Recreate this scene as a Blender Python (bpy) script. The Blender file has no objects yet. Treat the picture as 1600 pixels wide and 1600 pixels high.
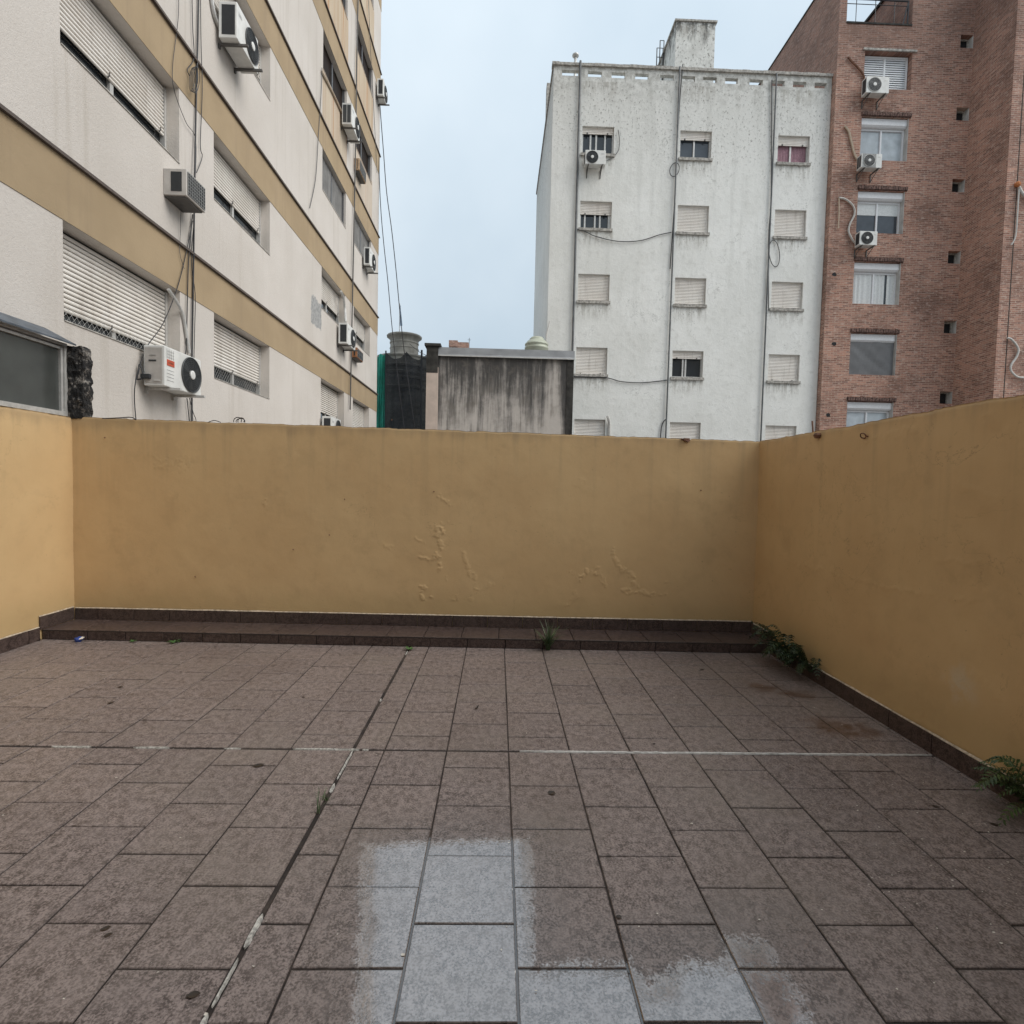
import bpy, bmesh, math, random
import numpy as np
from mathutils import Vector, Matrix
random.seed(7); rng = np.random.default_rng(7)
R = math.radians
C = bpy.context.scene.collection
sc = bpy.context.scene

# ---------------------------------------------------------------- camera
FPX, YAW, PITCH, ROLL, CAMH = 857.89, 0.02655, -0.04585, -0.02317, 1.5024
def _axes():
    cy, sy, cp, sp = math.cos(YAW), math.sin(YAW), math.cos(PITCH), math.sin(PITCH)
    f = Vector((sy*cp, cy*cp, sp)); r = Vector((cy, -sy, 0)); d = f.cross(r)
    cr, sr = math.cos(ROLL), math.sin(ROLL)
    return cr*r+sr*d, -sr*r+cr*d, f
AR, AD, AF = _axes()
cam = bpy.data.cameras.new('camera'); co = bpy.data.objects.new('camera', cam); C.objects.link(co)
M = Matrix((AR, -AD, -AF)).transposed().to_4x4(); M.translation = (0, 0, CAMH)
co.matrix_world = M
cam.sensor_width = 36; cam.lens = FPX/1600*36; cam.clip_start = .05; cam.clip_end = 2000
sc.camera = co
def _ray(px, py): return AR*((px-800)/FPX)+AD*((py-800)/FPX)+AF
def at_y(px, py, Y): d = _ray(px, py); t = Y/d.y; return Vector((d.x*t, Y, CAMH+d.z*t))
def at_x(px, py, X): d = _ray(px, py); t = X/d.x; return Vector((X, d.y*t, CAMH+d.z*t))
def at_z(px, py, Z=0.): d = _ray(px, py); t = (Z-CAMH)/d.z; return Vector((d.x*t, d.y*t, Z))

# ---------------------------------------------------------------- world, sun, exposure
SUN = Vector((.82, -.30, .80)).normalized()
w = bpy.data.worlds.new('World'); sc.world = w; w.use_nodes = True
nt = w.node_tree; nt.nodes.clear()
out = nt.nodes.new('ShaderNodeOutputWorld'); bg = nt.nodes.new('ShaderNodeBackground')
sky = nt.nodes.new('ShaderNodeTexSky'); sky.sky_type = 'NISHITA'; sky.sun_disc = False
sky.sun_elevation = math.asin(SUN.z); sky.sun_rotation = math.atan2(SUN.x, SUN.y)
tc = nt.nodes.new('ShaderNodeTexCoord'); nz = nt.nodes.new('ShaderNodeTexNoise')
nz.inputs['Scale'].default_value = 2.3; nz.inputs['Detail'].default_value = 5
nz.inputs['Roughness'].default_value = .45
nt.links.new(tc.outputs['Generated'], nz.inputs['Vector'])
rp = nt.nodes.new('ShaderNodeValToRGB')
rp.color_ramp.elements[0].position = .3; rp.color_ramp.elements[0].color = (4.5, 5.5, 6.35, 1)
rp.color_ramp.elements[1].position = .72; rp.color_ramp.elements[1].color = (6.5, 7.3, 7.9, 1)
nt.links.new(nz.outputs['Fac'], rp.inputs['Fac'])
mx = nt.nodes.new('ShaderNodeMix'); mx.data_type = 'RGBA'; mx.inputs[0].default_value = .9
sx = nt.nodes.new('ShaderNodeSeparateXYZ'); nt.links.new(tc.outputs['Generated'], sx.inputs[0])     # overcast sky: brighter overhead than at the horizon
mz = nt.nodes.new('ShaderNodeMath'); mz.operation = 'MULTIPLY_ADD'; mz.use_clamp = False
cz = nt.nodes.new('ShaderNodeClamp'); nt.links.new(sx.outputs['Z'], cz.inputs[0]); nt.links.new(cz.outputs[0], mz.inputs[0]); mz.inputs[1].default_value = .55; mz.inputs[2].default_value = 1.
vm_ = nt.nodes.new('ShaderNodeVectorMath'); vm_.operation = 'SCALE'; nt.links.new(rp.outputs[0], vm_.inputs[0]); nt.links.new(mz.outputs[0], vm_.inputs['Scale'])
nt.links.new(sky.outputs[0], mx.inputs[6]); nt.links.new(vm_.outputs[0], mx.inputs[7])
nt.links.new(mx.outputs[2], bg.inputs['Color']); bg.inputs['Strength'].default_value = .05
nt.links.new(bg.outputs[0], out.inputs[0])
sl = bpy.data.lights.new('sun', 'SUN'); sl.energy = 1.5; sl.angle = R(46); sl.color = (1, .96, .9)
so = bpy.data.objects.new('sun', sl); C.objects.link(so)
so.rotation_euler = SUN.to_track_quat('Z', 'Y').to_euler()
so.location = SUN*60
sc.view_settings.view_transform = 'Standard'; sc.view_settings.look = 'None'
sc.view_settings.gamma = 1; sc.view_settings.exposure = 1.08
sc.render.engine = 'CYCLES'
try:
    sc.cycles.use_denoising = True; sc.cycles.max_bounces = 8; sc.cycles.transparent_max_bounces = 12
except Exception: pass

# ---------------------------------------------------------------- helpers
def lk(o, parent=None):
    C.objects.link(o)
    if parent is not None: o.parent = parent
    return o
def tag(o, label, cat, group=None, kind=None):
    if kind: o['kind'] = kind
    if label: o['label'] = label
    if cat: o['category'] = cat
    if group: o['group'] = group
    return o
def thing(name, label, cat, loc=(0, 0, 0), rotz=0, group=None):
    o = bpy.data.objects.new(name, None); o.empty_display_size = .1
    C.objects.link(o); o.location = loc; o.rotation_euler = (0, 0, rotz)
    return tag(o, label, cat, group)
class MB:
    def __init__(s): s.v = []; s.f = []
    def quad(s, *p):
        i = len(s.v); s.v += [tuple(q) for q in p]; s.f.append(tuple(range(i, i+len(p)))); return s
    def box(s, x0, y0, z0, x1, y1, z1):
        i = len(s.v)
        s.v += [(x0,y0,z0),(x1,y0,z0),(x1,y1,z0),(x0,y1,z0),(x0,y0,z1),(x1,y0,z1),(x1,y1,z1),(x0,y1,z1)]
        for q in ((0,3,2,1),(4,5,6,7),(0,1,5,4),(1,2,6,5),(2,3,7,6),(3,0,4,7)): s.f.append(tuple(i+k for k in q))
        return s
    def tube(s, pts, r, n=6, cap=True):
        pts = [Vector(p) for p in pts]; i0 = len(s.v); up = None
        for k, p in enumerate(pts):
            t = (pts[min(k+1, len(pts)-1)]-pts[max(k-1, 0)])
            if t.length < 1e-9: t = Vector((0, 0, 1))
            t.normalize()
            if up is None: up = t.orthogonal().normalized()
            up = (up-t*up.dot(t))
            up = up.normalized() if up.length > 1e-6 else t.orthogonal().normalized()
            b = t.cross(up); rr = r[k] if isinstance(r, (list, tuple)) else r
            for j in range(n):
                a = 2*math.pi*j/n; q = p+(up*math.cos(a)+b*math.sin(a))*rr; s.v.append(tuple(q))
        for k in range(len(pts)-1):
            for j in range(n):
                a = i0+k*n+j; b_ = i0+k*n+(j+1) % n; s.f.append((a, b_, b_+n, a+n))
        if cap:
            s.f.append(tuple(i0+j for j in range(n))[::-1]); s.f.append(tuple(i0+(len(pts)-1)*n+j for j in range(n)))
        return s
    def lathe(s, prof, c=(0, 0, 0), n=24, axis='z'):
        i0 = len(s.v); c = Vector(c)
        for r_, h in prof:
            for j in range(n):
                a = 2*math.pi*j/n
                q = (r_*math.cos(a), r_*math.sin(a), h) if axis == 'z' else (r_*math.cos(a), -h, r_*math.sin(a))
                s.v.append(tuple(c+Vector(q)))
        for k in range(len(prof)-1):
            for j in range(n):
                a = i0+k*n+j; b = i0+k*n+(j+1) % n; s.f.append((a, b, b+n, a+n))
        s.f.append(tuple(i0+j for j in range(n))[::-1]); s.f.append(tuple(i0+(len(prof)-1)*n+j for j in range(n)))
        return s
    def holed(s, P0, U, V, W, H, holes, depth=0., N=None):
        P0, U, V = Vector(P0), Vector(U), Vector(V); N = U.cross(V)
        us = sorted({0., W, *[h[0] for h in holes], *[h[2] for h in holes]}); us = [u for u in us if 0 <= u <= W]
        vs = sorted({0., H, *[h[1] for h in holes], *[h[3] for h in holes]}); vs = [v for v in vs if 0 <= v <= H]
        P = lambda u, v, d=0.: P0+U*u+V*v-N*d
        for a, b in zip(us, us[1:]):
            for c_, d in zip(vs, vs[1:]):
                m, n_ = (a+b)/2, (c_+d)/2
                if any(h[0] < m < h[2] and h[1] < n_ < h[3] for h in holes): continue
                s.quad(P(a, c_), P(b, c_), P(b, d), P(a, d))
        if depth:
            for a, c_, b, d in holes:
                s.quad(P(a, c_), P(a, d), P(a, d, depth), P(a, c_, depth)); s.quad(P(b, c_), P(b, c_, depth), P(b, d, depth), P(b, d))
                s.quad(P(a, c_), P(a, c_, depth), P(b, c_, depth), P(b, c_)); s.quad(P(a, d), P(b, d), P(b, d, depth), P(a, d, depth))
        return s
    def mesh(s, name, bevel=0, smooth=False, origin=None):
        v = s.v if origin is None else [(a-origin[0], b-origin[1], c-origin[2]) for a, b, c in s.v]
        me = bpy.data.meshes.new(name); me.from_pydata(v, [], s.f)
        if bevel:
            bm = bmesh.new(); bm.from_mesh(me)
            bmesh.ops.bevel(bm, geom=bm.edges[:], offset=bevel, segments=2, profile=.5, affect='EDGES', clamp_overlap=True)
            bm.to_mesh(me); bm.free()
        if smooth:
            me.polygons.foreach_set('use_smooth', [True]*len(me.polygons))
        me.update(); return me
    def build(s, name, mat, parent=None, bevel=0, smooth=False, kind=None, local=False):
        o_ = None
        if parent is not None and not local:
            p = parent; off = Vector((0, 0, 0))
            while p is not None: off += Vector(p.location); p = p.parent
            o_ = off
        me = s.mesh(name, bevel, smooth, o_)
        for m in (mat if isinstance(mat, (list, tuple)) else [mat]): me.materials.append(m)
        o = bpy.data.objects.new(name, me); lk(o, parent)
        if kind: o['kind'] = kind
        return o
def smooth_pts(pts, n=6):
    pts = [Vector(p) for p in pts]; o = []
    for i in range(len(pts)-1):
        p0, p1, p2, p3 = pts[max(i-1, 0)], pts[i], pts[i+1], pts[min(i+2, len(pts)-1)]
        for k in range(n):
            t = k/n
            o.append(.5*((2*p1)+(p2-p0)*t+(2*p0-5*p1+4*p2-p3)*t*t+(3*p1-p0-3*p2+p3)*t**3))
    return o+[pts[-1]]
def copy_tree(o, parent=None):
    c = o.copy(); C.objects.link(c)
    if parent is not None: c.parent = parent
    for ch in list(o.children): copy_tree(ch, c)
    return c

# ---------------------------------------------------------------- materials
class G:
    def __init__(s, name):
        s.mat = bpy.data.materials.new(name); s.mat.use_nodes = True; s.t = s.mat.node_tree
        s.b = s.t.nodes['Principled BSDF']
    def n(s, typ, **k):
        o = s.t.nodes.new('ShaderNode'+typ)
        for a, b in k.items(): setattr(o, a, b)
        return o
    def put(s, sock, v):
        if isinstance(v, bpy.types.NodeSocket): s.t.links.new(v, sock)
        elif isinstance(v, (tuple, list)) and len(v) == 3 and sock.type == 'RGBA': sock.default_value = (*v, 1)
        else: sock.default_value = v
    def set(s, **k):
        for a, b in k.items(): s.put(s.b.inputs[a.replace('_', ' ')], b)
        return s
    def pos(s): return s.n('NewGeometry').outputs['Position']
    def obj(s): return s.n('TexCoord').outputs['Object']
    def rnd(s): return s.n('ObjectInfo').outputs['Random']
    def sep(s, v): o = s.n('SeparateXYZ'); s.put(o.inputs[0], v); return o.outputs
    def comb(s, x, y, z):
        o = s.n('CombineXYZ')
        for i, q in enumerate((x, y, z)): s.put(o.inputs[i], q)
        return o.outputs[0]
    def vm(s, op, a, b):
        o = s.n('VectorMath', operation=op); s.put(o.inputs[0], a); s.put(o.inputs[1], b)
        return o.outputs['Value'] if op in ('DOT_PRODUCT', 'LENGTH', 'DISTANCE') else o.outputs[0]
    def m(s, op, a, b=0., c=None, clamp=False):
        o = s.n('Math', operation=op, use_clamp=clamp); s.put(o.inputs[0], a); s.put(o.inputs[1], b)
        if c is not None: s.put(o.inputs[2], c)
        return o.outputs[0]
    def noise(s, scale, vec=None, detail=4., rough=.55, dist=0., col=False):
        o = s.n('TexNoise'); s.put(o.inputs['Scale'], scale); s.put(o.inputs['Detail'], detail)
        s.put(o.inputs['Roughness'], rough); s.put(o.inputs['Distortion'], dist)
        s.put(o.inputs['Vector'], s.pos() if vec is None else vec)
        return o.outputs['Color' if col else 'Fac']
    def vor(s, scale, vec, feature='F1'):
        o = s.n('TexVoronoi', feature=feature); s.put(o.inputs['Scale'], scale); s.put(o.inputs['Vector'], vec); return o.outputs['Distance']
    def mr(s, v, a, b, c=0., d=1., smooth=True):
        o = s.n('MapRange', interpolation_type='SMOOTHSTEP' if smooth else 'LINEAR', clamp=True)
        for i, q in enumerate((v, a, b, c, d)): s.put(o.inputs[i], q)
        return o.outputs[0]
    def mix(s, f, a, b, blend='MIX'):
        o = s.n('Mix', data_type='RGBA', blend_type=blend); s.put(o.inputs[0], f); s.put(o.inputs[6], a); s.put(o.inputs[7], b); return o.outputs[2]
    def bump(s, h, strength=.5, dist=.01, normal=None):
        o = s.n('Bump'); s.put(o.inputs['Strength'], strength); s.put(o.inputs['Distance'], dist); s.put(o.inputs['Height'], h)
        if normal is not None: s.put(o.inputs['Normal'], normal)
        return o.outputs[0]
    def scl(s, v, x, y, z): return s.vm('MULTIPLY', v, (x, y, z))
    def box(s, c, lo, hi, soft):            # soft mask lo<c<hi
        return s.m('MULTIPLY', s.mr(c, lo-soft, lo+soft), s.mr(c, hi-soft, hi+soft, 1., 0.))
def plain(name, col, rough=.6, metal=0., spec=.5, var=.12, scale=20., bump=0.):
    g = G(name); n1 = g.noise(scale, g.obj(), 4.)
    c = g.mix(g.mr(n1, .3, .7), tuple(x*(1-var) for x in col), tuple(min(1, x*(1+var)) for x in col))
    g.set(Base_Color=c, Roughness=rough, Metallic=metal); g.put(g.b.inputs['Specular IOR Level'], spec)
    if bump: g.set(Normal=g.bump(g.noise(scale*4, g.obj(), 3.), bump, .004))
    return g.mat

def yellow_paint():
    g = G('ochre_wall_paint'); p = g.pos(); x, y, z = g.sep(p)
    n1 = g.noise(1.1, p, 5., .6); n2 = g.noise(7., p, 5., .6); st = g.noise(1., g.scl(p, 9., 9., .6), 4.)
    c = g.mix(g.mr(n1, .3, .7), (.585, .395, .20), (.63, .44, .228))
    c = g.mix(g.m('MULTIPLY', g.mr(n2, .45, .75), .28), c, (.50, .34, .18))
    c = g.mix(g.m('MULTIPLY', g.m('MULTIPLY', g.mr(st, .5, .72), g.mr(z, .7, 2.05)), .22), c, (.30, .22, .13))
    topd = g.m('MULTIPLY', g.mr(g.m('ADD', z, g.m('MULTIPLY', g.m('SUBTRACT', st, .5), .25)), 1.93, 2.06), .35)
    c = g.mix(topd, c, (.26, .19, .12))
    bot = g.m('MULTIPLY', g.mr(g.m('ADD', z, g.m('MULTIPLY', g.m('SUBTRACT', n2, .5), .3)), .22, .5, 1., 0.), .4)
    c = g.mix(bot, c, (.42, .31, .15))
    sp = g.noise(38., p, 2.)
    c = g.mix(g.m('MULTIPLY', g.mr(sp, .73, .78), .45), c, (.2, .14, .08))
    # chalky worn patch low on the right-hand wall
    d = g.m('SUBTRACT', .17, g.vm('DISTANCE', p, tuple(at_x(1500, 1070, 2.585))))
    c = g.mix(g.m('MULTIPLY', g.m('MULTIPLY', g.mr(d, 0., .17), g.mr(n2, .42, .6)), .5), c, (.62, .57, .45))
    h = g.m('ADD', g.m('MULTIPLY', g.noise(45., p, 4., .6), .25), g.m('MULTIPLY', g.noise(5., p, 5., .55, .4), .8))
    # raised crack ridges
    cr = g.m('ABSOLUTE', g.m('SUBTRACT', g.noise(2.2, g.scl(p, 1., 1., 1.6), 6., .62, .3), .5))
    ridge = g.m('MULTIPLY', g.mr(cr, 0., .006, 1., 0.), g.mr(g.noise(.9, p, 2.), .55, .68))
    h = g.m('ADD', h, g.m('MULTIPLY', ridge, .5))
    c2_ = g.m('ABSOLUTE', g.m('SUBTRACT', g.noise(1.6, g.vm('ADD', p, (7., 3., 1.)), 8., .6, .5), .5))
    c = g.mix(g.m('MULTIPLY', g.mr(c2_, 0., .0028, 1., 0.), g.mr(g.noise(.8, g.vm('ADD', p, (2., 9., 4.)), 2.), .5, .62, 0., .5)), c, (.26, .17, .09))
    bl_ = g.noise(2.6, p, 6., .7)      # faint damp blotches
    c = g.mix(g.m('MULTIPLY', g.mr(bl_, .54, .66), .20), c, (.40, .27, .14))
    g.set(Base_Color=c, Roughness=.62, Normal=g.bump(h, .17, .010)); g.put(g.b.inputs['Specular IOR Level'], .35)
    return g.mat

def quad_mask(g, p, pts):      # signed "inside" distance of a convex floor patch
    pts = [at_z(*q) for q in pts]; c = sum(pts, Vector())/len(pts); res = None
    for a, b in zip(pts, pts[1:]+pts[:1]):
        e = (b-a); n_ = Vector((-e.y, e.x, 0)).normalized()
        if n_.dot(c-a) < 0: n_ = -n_
        d = g.m('SUBTRACT', g.vm('DOT_PRODUCT', p, tuple(n_)), n_.dot(a))
        res = d if res is None else g.m('MINIMUM', res, d)
    return res
def wet_distance(g, p, n1):      # depth inside the rain puddle, outline cut to the sky reflection's shape
    ns = g.m('MULTIPLY', g.m('SUBTRACT', g.noise(9., p, 6., .7), .5), .10)
    ns2 = g.m('MULTIPLY', g.m('SUBTRACT', g.noise(60., g.scl(p, 1., .5, 1.), 4., .7), .5), .13)
    jit = g.m('ADD', g.m('ADD', ns, ns2), g.m('MULTIPLY', g.m('SUBTRACT', n1, .5), .22))
    A_ = g.m('ADD', quad_mask(g, p, [(563, 1316), (832, 1306), (848, 1700), (545, 1700)]), g.m('MULTIPLY', jit, .55))
    D_ = g.m('ADD', quad_mask(g, p, [(830, 1508), (985, 1500), (1060, 1590), (1060, 1700), (700, 1700), (700, 1530)]), jit)
    E_ = g.m('ADD', quad_mask(g, p, [(940, 1590), (1075, 1497), (1235, 1512), (1320, 1700), (940, 1700)]), jit)
    F_ = g.m('ADD', quad_mask(g, p, [(1130, 1462), (1205, 1466), (1225, 1530), (1120, 1530)]), jit)
    q = A_
    for o in (D_, E_, F_): q = g.m('MAXIMUM', q, o)
    return q
def tile_mat(name, floor=True):
    g = G(name); p = g.pos(); x, y, z = g.sep(p); r = g.rnd()
    pv = g.vm('ADD', p, g.comb(g.m('MULTIPLY', r, 37.), g.m('MULTIPLY', r, 11.), 0.))
    n1 = g.m('ADD', g.m('MULTIPLY', g.noise(30., g.scl(pv, 1., .75, 1.), 6., .8), .55), g.m('MULTIPLY', g.noise(120., pv, 3., .6), .45)); n2 = g.noise(9., pv, 5., .6); n3 = g.noise(1.2, p, 4.)
    a = g.mix(g.mr(n1, .415, .585), (.047, .034, .030), (.328, .264, .243))
    a = g.mix(g.m('MULTIPLY', g.mr(n2, .4, .7), .4), a, (.265, .215, .198))
    a = g.mix(.25, a, g.mix(r, (.135, .112, .108), (.23, .185, .166)))
    a = g.mix(g.m('MULTIPLY', g.mr(n3, .45, .7), .35), a, (.225, .19, .16))
    wh = g.noise(150., pv, 2.); a = g.mix(g.m('MULTIPLY', g.mr(wh, .68, .74), .6), a, (.5, .46, .43))
    if not floor: a = g.mix(1., a, (.37, .325, .315), 'MULTIPLY')  # step and skirting copy darkened: occlusion shade and wetness put into the colour
    if floor:      # dirt gathered along the tile edges
        gx, gy, _z = g.sep(g.n('TexCoord').outputs['Generated'])
        ed = g.m('MINIMUM', g.m('MINIMUM', gx, g.m('SUBTRACT', 1., gx)), g.m('MINIMUM', gy, g.m('SUBTRACT', 1., gy)))
        ed = g.m('ADD', ed, g.m('MULTIPLY', g.m('SUBTRACT', g.noise(22., p, 5., .7), .5), .16))
        a = g.mix(g.m('MULTIPLY', g.mr(ed, -.02, .035, 1., 0.), .24), a, (.06, .046, .04))
        big = g.noise(.55, p, 5., .65); a = g.mix(g.m('MULTIPLY', g.mr(big, .47, .68), .30), a, (.105, .075, .06))
    rough = g.m('ADD', .40, g.m('MULTIPLY', g.m('SUBTRACT', n2, .5), .25))
    h = g.m('ADD', g.m('MULTIPLY', n1, .5), g.m('MULTIPLY', n2, .4))
    if floor:
        for (px, py), rad in (((1195, 1075), .16), ((1300, 1135), .22), ((1345, 1140), .14), ((1250, 1085), .14)):
            d = g.vm('DISTANCE', p, tuple(at_z(px, py)))
            k = g.mr(g.m('SUBTRACT', rad, g.m('ADD', d, g.m('MULTIPLY', g.m('SUBTRACT', n2, .5), .35))), 0., rad*.8)
            a = g.mix(g.m('MULTIPLY', k, .6), a, (.085, .04, .018))
        q = wet_distance(g, p, n1)
        wet = g.m('MULTIPLY', g.mr(q, -.003, .014), g.m('ADD', .62, g.mr(n1, .40, .60, 0., .38)))
        damp = g.mr(q, -.35, .05)
        a = g.mix(g.m('MULTIPLY', damp, .28), a, (.055, .044, .04))
        g.set(Coat_Weight=wet, Coat_Roughness=.012, Coat_IOR=2.75)
        cb = g.bump(g.m('MULTIPLY', g.m('SUBTRACT', n1, .5), g.mr(q, .0, .05, 1., .05)), .6, .004)
        g.put(g.b.inputs['Coat Normal'], cb)
        rough = g.m('SUBTRACT', rough, g.m('MULTIPLY', damp, .18))
    g.set(Base_Color=a, Roughness=rough, Normal=g.bump(h, .35, .004)); g.put(g.b.inputs['Specular IOR Level'], g.m('ADD', .28, g.m('MULTIPLY', damp, .35)) if floor else .3)
    return g.mat

def white_plaster():
    g = G('weathered_white_plaster'); p = g.pos(); x, y, z = g.sep(p)
    n1 = g.noise(.45, p, 6., .65); n2 = g.noise(4., p, 6., .7); st = g.noise(1., g.scl(p, 3.2, 3.2, .28), 5., .6)
    c = g.mix(g.mr(n1, .3, .7), (.715, .71, .675), (.825, .82, .79))
    c = g.mix(g.m('MULTIPLY', g.mr(n2, .5, .72), .45), c, (.52, .51, .475))
    c = g.mix(g.m('MULTIPLY', g.m('MULTIPLY', g.mr(st, .48, .68), g.mr(z, 4., 16.5, .15, 1.)), .3), c, (.46, .46, .43))
    hi = g.mr(g.m('ADD', z, g.m('MULTIPLY', g.m('SUBTRACT', n1, .5), 5.)), 12., 16.6)
    c = g.mix(g.m('MULTIPLY', hi, g.mr(z, 17.1, 17.3, .36, .12)), c, (.47, .455, .42))
    sp = g.noise(10., g.scl(p, 1.2, 1.2, .8), 6., .8)
    c = g.mix(g.m('MULTIPLY', g.mr(sp, .545, .63), g.mr(hi, 0., .8, .10, .95)), c, (.19, .18, .16))
    dr = g.noise(1., g.scl(p, 3.5, 3.5, .9), 5., .65)      # black drips below the tank house slab
    c = g.mix(g.m('MULTIPLY', g.mr(g.m('ADD', z, g.m('MULTIPLY', g.m('SUBTRACT', dr, .5), 2.6)), 18.7, 19.3), g.mr(n2, .35, .55)), c, (.10, .10, .095))
    pst = g.noise(1., g.scl(p, 4.5, 4.5, .8), 6., .7)      # grime washed down from the parapet slots
    c = g.mix(g.m('MULTIPLY', g.m('MULTIPLY', g.mr(g.m('ADD', z, g.m('MULTIPLY', g.m('SUBTRACT', pst, .5), 2.2)), 15.6, 17.1), g.mr(n2, .38, .6)), g.mr(z, 17.1, 17.3, .6, .15)), c, (.27, .26, .235))
    colm = None
    for a0, b0 in ((2.8, 4.1), (6.5, 7.75), (10.2, 11.5)):
        q_ = g.box(x, a0, b0, .08); colm = q_ if colm is None else g.m('MAXIMUM', colm, q_)
    fr_ = g.m('FRACT', g.m('DIVIDE', g.m('SUBTRACT', z, 3.02+.02), 2.71))
    under = g.m('MULTIPLY', g.m('MULTIPLY', colm, g.mr(fr_, .72, .99)), 1.)
    sts = g.noise(1., g.scl(p, 7., 7., 1.1), 5., .7)
    c = g.mix(g.m('MULTIPLY', g.m('MULTIPLY', under, g.mr(sts, .42, .62)), .75), c, (.36, .34, .30))
    c = g.mix(g.m('MULTIPLY', under, g.mr(sp, .56, .62)), c, (.20, .18, .16))
    cr = g.m('ABSOLUTE', g.m('SUBTRACT', g.noise(.8, p, 8., .62, .4), .5))
    c = g.mix(g.m('MULTIPLY', g.mr(cr, 0., .0045, 1., 0.), g.mr(n1, .48, .6, 0., .6)), c, (.22, .22, .2))
    g.set(Base_Color=c, Roughness=.85, Normal=g.bump(g.m('ADD', n2, g.m('MULTIPLY', sp, .5)), .35, .05)); return g.mat

def cream_plaster():
    g = G('cream_textured_plaster'); p = g.pos(); x, y, z = g.sep(p)
    n1 = g.noise(.7, p, 5.); n2 = g.noise(28., p, 4., .7); st = g.noise(1., g.scl(p, 5., 5., .22), 5., .6)
    c = g.mix(g.mr(n1, .3, .7), (.535, .49, .445), (.60, .555, .512))
    c = g.mix(g.m('MULTIPLY', g.mr(n2, .4, .7), .22), c, (.43, .40, .37))
    c = g.mix(g.m('MULTIPLY', g.mr(st, .52, .72), .4), c, (.40, .355, .30))
    tot = None
    for y0, y1, z0, z1, k in ((14.0, 16.15, 9.9, 11.6, .75), (14.1, 16.2, 13.3, 14.5, .9), (17.0, 19.3, 13.3, 14.45, .9), (17.0, 19.3, 10.4, 11.75, .55), (14, 16.2, 16.1, 17.3, .9), (17, 19.3, 16.1, 17.3, .9)):
        q = g.m('MULTIPLY', g.m('MULTIPLY', g.box(y, y0, y1, .04), g.box(z, z0, z1, .06)), k)
        tot = q if tot is None else g.m('MAXIMUM', tot, q)
    c = g.mix(g.m('MULTIPLY', tot, .75), c, g.mix(g.mr(st, .35, .6), (.50, .40, .25), (.42, .28, .15)))
    rs = g.m('MULTIPLY', tot, g.mr(g.noise(1., g.scl(p, 6., 6., .1), 3.), .56, .64))
    c = g.mix(g.m('MULTIPLY', rs, .8), c, (.40, .17, .06))
    # a grey cement repair on the first-floor spandrel
    pa, pb = at_x(486, 478, -4.5), at_x(502, 520, -4.5)
    k = g.m('MULTIPLY', g.box(g.m('ADD', y, g.m('MULTIPLY', g.m('SUBTRACT', g.noise(9.), .5), .25)), pa.y, pb.y, .02), g.box(g.m('ADD', z, g.m('MULTIPLY', g.m('SUBTRACT', g.noise(8.), .5), .3)), 5.28, 5.92, .02))
    c = g.mix(k, c, g.mix(g.mr(g.noise(12.), .4, .6), (.27, .27, .265), (.36, .355, .35)))
    g.set(Base_Color=c, Roughness=.9, Normal=g.bump(g.m('ADD', n2, g.m('MULTIPLY', g.noise(90., p, 2.), .6)), .55, .01)); return g.mat

def band_mat():
    g = G('beige_band_paint'); p = g.pos()
    st = g.noise(1., g.scl(p, 5., 5., .3), 5., .6); n1 = g.noise(1.3, p, 4.)
    c = g.mix(g.mr(n1, .3, .7), (.325, .24, .145), (.375, .28, .172))
    c = g.mix(g.m('MULTIPLY', g.mr(st, .5, .72), .45), c, (.27, .20, .13))
    g.set(Base_Color=c, Roughness=.85, Normal=g.bump(g.noise(40., p, 4.), .35, .008)); return g.mat

def brick_mat(name, axis):
    g = G(name); p = g.pos(); x, y, z = g.sep(p)
    v = g.comb(g.m('ADD', x if axis == 'x' else y, g.m('MULTIPLY', g.m('SUBTRACT', g.noise(5., p, 2.), .5), .09)), g.m('ADD', z, g.m('MULTIPLY', g.m('SUBTRACT', g.noise(4., p, 3.), .5), .035)), 0.)
    b = g.n('TexBrick'); g.put(b.inputs['Vector'], v)
    for k, q in (('Scale', 1.), ('Mortar Size', .008), ('Mortar Smooth', .15), ('Bias', 0.), ('Brick Width', .24), ('Row Height', .066)): b.inputs[k].default_value = q
    b.inputs['Color1'].default_value = (.47, .232, .162, 1); b.inputs['Color2'].default_value = (.185, .083, .060, 1); b.inputs['Mortar'].default_value = (.50, .38, .31, 1)
    n1 = g.noise(.5, p, 6., .65); n2 = g.noise(7., p, 5., .7); n3 = g.noise(13., g.comb(g.m('MULTIPLY', x if axis == 'x' else y, .35), 0., z), 3., .7)
    c = g.mix(g.m('MULTIPLY', g.mr(n2, .4, .7), .4), b.outputs['Color'], (.40, .27, .215))
    c = g.mix(g.m('MULTIPLY', g.mr(n1, .44, .66), .55), c, (.13, .07, .052))
    c = g.mix(g.m('MULTIPLY', g.mr(n3, .52, .66), .6), c, (.56, .43, .36))
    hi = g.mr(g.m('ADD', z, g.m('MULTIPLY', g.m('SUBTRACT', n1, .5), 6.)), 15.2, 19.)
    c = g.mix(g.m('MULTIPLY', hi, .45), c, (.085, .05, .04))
    g.set(Base_Color=c, Roughness=.9, Normal=g.bump(b.outputs['Fac'], -.8, .012)); return g.mat

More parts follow.
